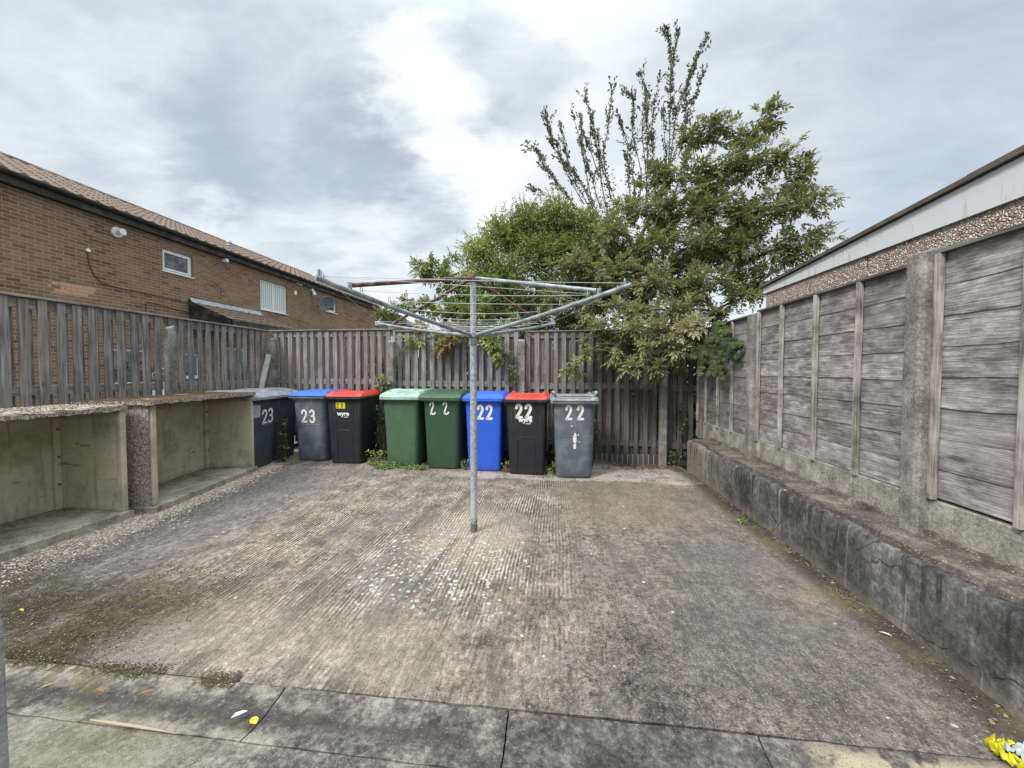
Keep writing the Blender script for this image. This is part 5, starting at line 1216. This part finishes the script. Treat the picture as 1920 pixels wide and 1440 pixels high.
# creeper on the right-hand fence corner
random.seed(25)
cr = empty('creeper', (1.95, 5.3, .42), 0, 'dark green five-leaved creeper hanging in the far right fence corner', 'climbing plant'); fo = Foliage(); mb = MB()
def on(x, y, X):
    r = ray(x, y); tt = X/r.x; return Vector((X, r.y*tt, CAMH+r.z*tt))
for (x, y, r, X) in [(1345,625,.16,1.92),(1335,650,.15,1.88),(1320,665,.15,1.85),(1345,675,.15,1.87),(1375,655,.12,1.93),(1365,630,.13,1.95),(1305,660,.10,1.8),(1350,695,.08,1.87),(1318,690,.08,1.85)]:
    c = on(x, y, X)-cr.location
    for _ in range(int(240*r)):
        o_ = c + Vector((rv().x*.06, rv().y*r, rv().z*r)); ax = Vector((-.8, -.6, -.1))+rv()*.4; ax.normalize()
        b1 = ax.cross(Vector((0, 0, 1))).normalized(); dn = -Vector((0, 0, 1)); tn = random.uniform(0, .85) if random.random() > .03 else 1
        for a in (-1.3, -.65, 0, .65, 1.3):
            d = dn*math.cos(a)+b1*math.sin(a); fo.leaf(o_, d, ax, .062*(1-.25*abs(a)/1.3), .030, tn)
mb.tube([Vector((-.0, .25, .0)), Vector((0, .2, .8)), Vector((-.02, -.1, 1.3))], .006, 5).tube([Vector((0, .2, .8)), Vector((-.03, -.3, 1.15)), Vector((-.05, -.6, 1.2))], .004, 5)
mb.build('stems', M_twig, cr); fo.build('foliage', M_creeper, cr)

# hedge mass far behind fence (closes the view between the slats)
random.seed(26); fo = Foliage()
for _ in range(26000):
    x = random.uniform(-3.4, 3.6); y = random.uniform(6.5, 7.5); z = random.uniform(0, 1.96)*(1 if x > -2.4 else .8)
    fo.leaf(Vector((x, y, z)), rv(), rv(), .09, .06, random.random())
tag(fo.build('undergrowth', M_hedge, None), 'dark leafy undergrowth showing between the slats of the back fence', 'undergrowth', kind='stuff')

# weeds and ivy around the bins
random.seed(27)
def weed(loc, r, h, n, m, leaf, label, cat='weed', name='weed', group='weeds growing at the feet of the bins', upright=False):
    fo = Foliage(); mb = MB(); root = empty(name, loc, 0, label, cat, group)
    for _ in range(n):
        a = random.uniform(0, 6.28); q = r*math.sqrt(random.random()); e = Vector((q*math.cos(a), q*math.sin(a)*.7, h*random.random()**(1 if upright else 1.6)))
        if random.random() < .3: mb.tube([Vector((e.x*.4, e.y*.4, 0)), e], .0014, 3, cap=False)
        d = rv()+Vector((0, 0, .4)); fo.leaf(e, d, rv()*.6+Vector((0, -.3, 1)), leaf*random.uniform(.6, 1.2), leaf*.62, random.random())
    if mb.v: mb.build('stems', M_twig, root)
    fo.build('leaves', m, root); return root
weed((-2.32, 5.00, 0), .17, .07, 190, M_weed, .030, 'bright low weed spreading in front of the plain mid-green bin')
weed((-1.98, 4.98, 0), .13, .06, 110, M_weed, .028, 'bright low weed at the right foot of the plain mid-green bin')
weed((-1.80, 4.93, 0), .07, .08, 80, M_weed, .030, 'small bright weed between the two green bins')
weed((-2.52, 5.12, 0), .14, .22, 170, M_bush, .036, 'leafy weed between the red-lidded 23 bin and the mid-green bin')
weed((-1.20, 5.05, 0), .10, .14, 90, M_bush, .036, 'dark leafy weed between the dark green and blue bins')
weed((-.66, 4.98, 0), .06, .12, 50, M_bush, .034, 'small weed between the blue bin and the black 22 bin')
weed((-.06, 4.95, 0), .07, .14, 60, M_bush, .036, 'small weed between the black 22 bin and the rightmost grey bin')
weed((-2.62, 5.55, .0), .14, .80, 330, M_hedge, .05, 'ivy climbing the post base behind the red-lidded 23 bin', 'ivy', 'ivy', 'ivy on the back fence', True)
weed((-3.97, 5.14, 0), .07, .62, 200, M_creeper, .045, 'ivy in the gap between the two dark grey corner bins', 'ivy', 'ivy', 'ivy on the back fence', True)
weed((.55, 5.82, .05), .09, .55, 90, M_creeper, .045, 'ivy beside the rightmost grey bin on the dark slats', 'ivy', 'ivy', 'ivy on the back fence', True)
weed((1.72, 5.80, .0), .10, .16, 90, M_creeper, .04, 'ivy tuft on the ground right of the last back post', 'ivy', 'ivy', 'ivy on the back fence', True)
weed((1.80, 5.80, .40), .06, .48, 90, M_creeper, .035, 'thin ivy strand climbing the slats above the end of the dwarf wall', 'ivy', 'ivy', 'ivy on the back fence', True)
weed((-2.72, 5.74, 1.05), .14, .20, 130, M_elder2, .050, 'yellow-green seedling peeping over the red lid beside a fence post', 'plant', 'seedling', 'seedlings poking through the back fence', True)
weed((-.68, 5.74, 1.10), .09, .30, 110, M_elder2, .042, 'leafy seedling beside the middle fence post', 'plant', 'seedling', 'seedlings poking through the back fence', True)
weed((1.62, 3.52, 0), .045, .03, 40, M_weed, .022, 'tiny bright weed at the foot of the dwarf wall', 'weed', 'weed', None)

# ------------------------------------------------------------------ litter, gravel, small things
random.seed(31)
def pebbles(name, pts, sizes, m, flat=.6):
    mb = MB()
    for p, s_ in zip(pts, sizes):
        M_ = Matrix.Rotation(random.uniform(0, 6.28), 3, 'Z') @ Matrix.Rotation(random.uniform(-.4, .4), 3, 'X')
        k = [random.uniform(.7, 1.2) for _ in range(6)]
        mb.add([Vector(p)+M_ @ (Vector(e)*s_*k[i]) for i, e in enumerate(((1,0,0),(-1,0,0),(0,.8,0),(0,-.8,0),(0,0,flat),(0,0,-flat)))], [(0,2,4),(2,1,4),(1,3,4),(3,0,4),(2,0,5),(1,2,5),(3,1,5),(0,3,5)], random.random())
    return mb.build(name, m)
def f_peb(stops):
    def fn(t): t.out(t.ramp(t.attr(), stops), .85)
    return fn
M_peb = mat('loose grit', f_peb([(0, (.12, .09, .07)), (.3, (.34, .27, .21)), (.6, (.55, .46, .37)), (1, (.72, .66, .57))]))
M_litter = mat('leaf litter', f_peb([(0, (.04, .025, .018)), (.5, (.11, .065, .045)), (.8, (.2, .13, .09)), (1, (.32, .25, .17))]))
M_moss = mat('moss clumps', f_peb([(0, (.02, .016, .01)), (.6, (.05, .045, .018)), (.9, (.09, .085, .03)), (1, (.4, .36, .28))]))
pts = []; sz = []
for _ in range(8500):
    y = random.uniform(1.5, 4.95); x = -3.82+.05*math.sin(y*3)+abs(random.gauss(0, .2)) if y < 3.1 else (-3.70-.165*(y-3.15)) + abs(random.gauss(0, .13))
    pts.append((x, y, .004)); sz.append(random.uniform(.003, .009) if random.random() < .93 else random.uniform(.009, .016))
tag(pebbles('grit', pts, sz, M_peb), 'pale loose grit washed off the bin stores along their feet', 'grit', kind='stuff')
pts = []; sz = []
for _ in range(9000):
    x = random.uniform(-4.0, -1.95); y = random.uniform(1.46, 2.3)
    if FB(x, y, 3, 2.4) < random.uniform(-.5, .5): continue
    pts.append((x, y, .003)); sz.append(random.uniform(.0015, .0055))
for _ in range(1500):
    y = random.uniform(1.2, 5.3)**1.0
    if N3(y, 7, 0, 2.2) < -.15: continue
    pts.append((1.742-abs(random.gauss(0, .04)), y, .004)); sz.append(random.uniform(.003, .009))
for _ in range(6000):
    x = -1.35-abs(random.gauss(0, 1.0))
    if N3(x, 3, 0, 4) < random.uniform(-.35, .3): continue
    pts.append((x, 1.452+random.gauss(0, .022)+.02*N3(x, 8, 0, 5), .002)); sz.append(random.uniform(.0015, .0055))
tag(pebbles('moss', pts, sz, M_moss, .35), 'clumps of moss on the near left concrete and along the dwarf wall', 'moss', kind='stuff')
pts = []; sz = []
for _ in range(1900):
    x = random.uniform(.35, 1.73); y = 5.85-abs(random.gauss(0, .16)); pts.append((x, y, gz(x, y)+.006)); sz.append(random.uniform(.006, .018))
for _ in range(700):
    x = random.uniform(-4, -.6); y = random.uniform(5.0, 5.2); pts.append((x, y, .004)); sz.append(random.uniform(.004, .010))
for _ in range(380):
    x = random.uniform(-3.6, -1.9); y = random.uniform(1.5, 2.4); pts.append((x, y, .005)); sz.append(random.uniform(.003, .009))
for _ in range(420):
    y = random.uniform(1.3, 5.2); pts.append((1.745-abs(random.gauss(0, .06)), y, .005)); sz.append(random.uniform(.004, .012))
for _ in range(900):
    q = random.random() < .5; x = (-4.5 if q else -4.28)+abs(random.gauss(0, .12)); y = random.uniform(1.5, 2.95) if q else random.uniform(3.25, 4.5)
    pts.append((x-(0 if q else .16*(y-3.14)), y, .074)); sz.append(random.uniform(.003, .011))
tag(pebbles('leaf_litter', pts, sz, M_litter, .2), 'brown leaf litter against the back fence and wall', 'leaf litter', kind='stuff')
pts = []; sz = []
for _ in range(3000):
    pts.append((random.uniform(-4.5, -3.86), random.uniform(1.4, 3.03), 1.020)); sz.append(random.uniform(.003, .009))
tag(pebbles('grit', pts, sz, M_peb), 'loose grit on top of the nearest bin store', 'grit', kind='stuff')
pts = []; sz = []
for _ in range(260):       # scattered dark crumbs around the drier
    pts.append((random.gauss(-.75, .55), random.uniform(2.6, 4.6), .003)); sz.append(random.uniform(.003, .010))
for _ in range(500): pts.append((random.uniform(-3.2, 1.5), random.uniform(1.0, 5.0), .003)); sz.append(random.uniform(.002, .005))
tag(pebbles('crumbs', pts, sz, M_litter, .5), 'scattered dark crumbs of moss and dirt over the yard', 'dirt', kind='stuff')
# fallen leaves
def fallen(px_, py_, L, w_, rz, m, label, name='fallen_leaf'):
    r = ray(px_, py_); tt = -CAMH/r.z; p = Vector((r.x*tt, r.y*tt, .008))
    V, F = leaf_template('blade'); mb = MB(); mb.add([(a*w_, b*L-L/2, c*L+.004+.06*L*abs(b-.5)) for a, b, c in V], F); mb.add([(a*w_, b*L-L/2, c*L+.003+.06*L*abs(b-.5)) for a, b, c in V], F)
    o = mb.build(name, m); o.location = p; o.rotation_euler = (0, 0, rz); tag(o, label, 'leaf', 'fallen leaves on the concrete'); return o
M_lf1 = simple('brown dead leaf', (.20, .11, .06), .7); M_lf2 = simple('yellow dead leaf', (.68, .52, .04), .6); M_lf3 = simple('bleached leaf', (.6, .6, .55), .6); M_lf4 = simple('tan dead leaf', (.33, .28, .19), .7)
fallen(166, 1285, .055, .014, .1, M_lf1, 'brown leaf beside the gutter, second from the left')
fallen(187, 1301, .055, .015, 1.4, M_lf1, 'brown leaf lying flat in the gutter, right of the slanting one')
fallen(274, 1304, .060, .016, 1.9, M_lf1, 'longest brown leaf in the gutter, rightmost of the brown ones')
fallen(90, 1292, .06, .012, -.6, M_lf4, 'pale tan leaf at the far left of the gutter')
fallen(449, 1345, .055, .020, -.75, M_lf3, 'white bleached leaf in the gutter')
fallen(476, 1357, .045, .028, 1.0, M_lf2, 'yellow leaf beside the white one in the gutter')
fallen(40, 1148, .05, .012, 1.3, M_lf2, 'small yellowish leaf on the moss at far left')
mb = MB(); mb.add([(-.235, -.004, .004), (-.1, -.012, .010), (.10, -.008, .008), (.24, -.002, .004), (.24, .002, .004), (.10, .009, .010), (-.1, .008, .012), (-.235, .006, .004), (-.1, .0, .0), (.1, .0, .0)], [(0, 1, 6, 7), (1, 2, 5, 6), (2, 3, 4, 5), (0, 8, 1), (2, 9, 3)])
sp_ = mb.build('mortar_line', M_lf4); sp_.scale = (.8, .5, .6); sp_.location = (-1.56, 1.208, .004); sp_.rotation_euler = (0, 0, -.03); tag(sp_, 'long pale mortar line lying along the joint of the paving', 'mortar_line')  # raised sliver added to stand for the pale mortar line of the joint
# yellow wrapper, bottom right corner
r = ray(1912, 1428); tt = -CAMH/r.z; p = Vector((r.x*tt, r.y*tt, .0))
wr = empty('wrapper', tuple(p), .3, 'crumpled yellow and white plastic wrapper at the bottom right corner', 'litter')
def crump(sd, w_, h_, m, dz, dx=0, dy=0):
    mb = MB(); mb.grid(22, 18, lambda u, v: (dx+(u-.5)*w_*.85+.014*N3(u*4, v*4, sd), dy+(v-.5)*h_*.85+.014*N3(u*4, v*4, sd+5), dz+.020+.030*FB(u*2.6, v*2.6, sd, 1.6))); return mb
M_yel = simple('yellow plastic film', (.55, .50, .02), .35, var=.5, col2=(.35, .3, .03)); M_wht = simple('white plastic film', (.45, .50, .48), .35, var=.6, col2=(.25, .3, .25)); M_ygr = simple('green plastic film', (.25, .5, .25), .4)
crump(1, .10, .035, M_yel, 0, -.01, .045).build('yellow_film', M_yel, wr, smooth=True); crump(8, .03, .10, M_yel, .004, -.05, .0).build('yellow_film', M_yel, wr, smooth=True)
crump(3, .12, .07, M_wht, .0, .04, .0).build('white_film', M_wht, wr, smooth=True); crump(5, .07, .04, M_ygr, .006, .02, -.03).build('green_film', M_ygr, wr, smooth=True)
# white plastic scrap by the wall
fallen(1660, 1193, .05, .012, .7, M_lf3, 'thin white plastic scrap by the dwarf wall', 'plastic_scrap')['category'] = 'litter'

# white plastic channel leaning on the corner post
a = Vector((-4.50, 5.62, .95)); mb = MB(); top = atY(504, 664, 5.68); bot = atY(482, 760, 5.60)
dd = (top-bot); L = dd.length; q = dd.to_track_quat('Z', 'Y').to_matrix().to_4x4(); Mx = Matrix.Translation(bot) @ q @ Matrix.Rotation(R(20), 4, 'Z')
for (x0, x1, y0, y1) in ((-.045, -.040, -.03, .03), (.040, .045, -.03, .03), (-.040, .040, .025, .03), (-.004, .004, -.01, .025)): mb.box(x0, x1, y0, y1, -.12, L, M=Mx)
M_chan = simple('aged white plastic', (.55, .57, .54), .5, var=.7, sc=14, col2=(.3, .31, .27))
tag(mb.build('plastic_channel', M_chan), 'white plastic channel leaning against the corner fence post', 'plastic channel')

# things glimpsed through the left fence: flower pot, hanging flowers
M_flower = mat('red and white petals', f_peb([(0, (.45, .03, .05)), (.3, (.6, .12, .15)), (.4, (.1, .2, .06)), (.7, (.12, .22, .08)), (1, (.75, .72, .7))]))
fl = empty('potted_flowers', (-10.2, 8.7, -.05), 0, 'pot of red flowers by the house window, glimpsed through the left fence', 'flower pot')
MB().lathe([(0, 0), (.16, 0), (.2, 1.1), (.18, 1.1), (.16, 1.0), (0, 1.0)], 16).build('pot', M_white, fl, smooth=True)
random.seed(3); fo = Foliage()
for _ in range(150): fo.leaf(Vector((random.gauss(0, .1), random.gauss(0, .16), 1.2+random.gauss(.12, .16))), rv(), rv(), .07, .06, random.random())
fo.build('flowers', M_flower, fl)

# rendered pier of the building at the photographer's left
M_pier = mat('grey rendered pier', f_conc((.22, .22, .21), (.34, .34, .33), (.46, .46, .45), 6, True))
pr_ = MB().box(-.20, 0, -.5, 0, -.1, 2.4).build('wall_pier', M_pier, None, .004); pr_.location = (-.729, .419, 0)
tag(pr_, 'grey rendered wall edge at the extreme left of the view', 'wall')
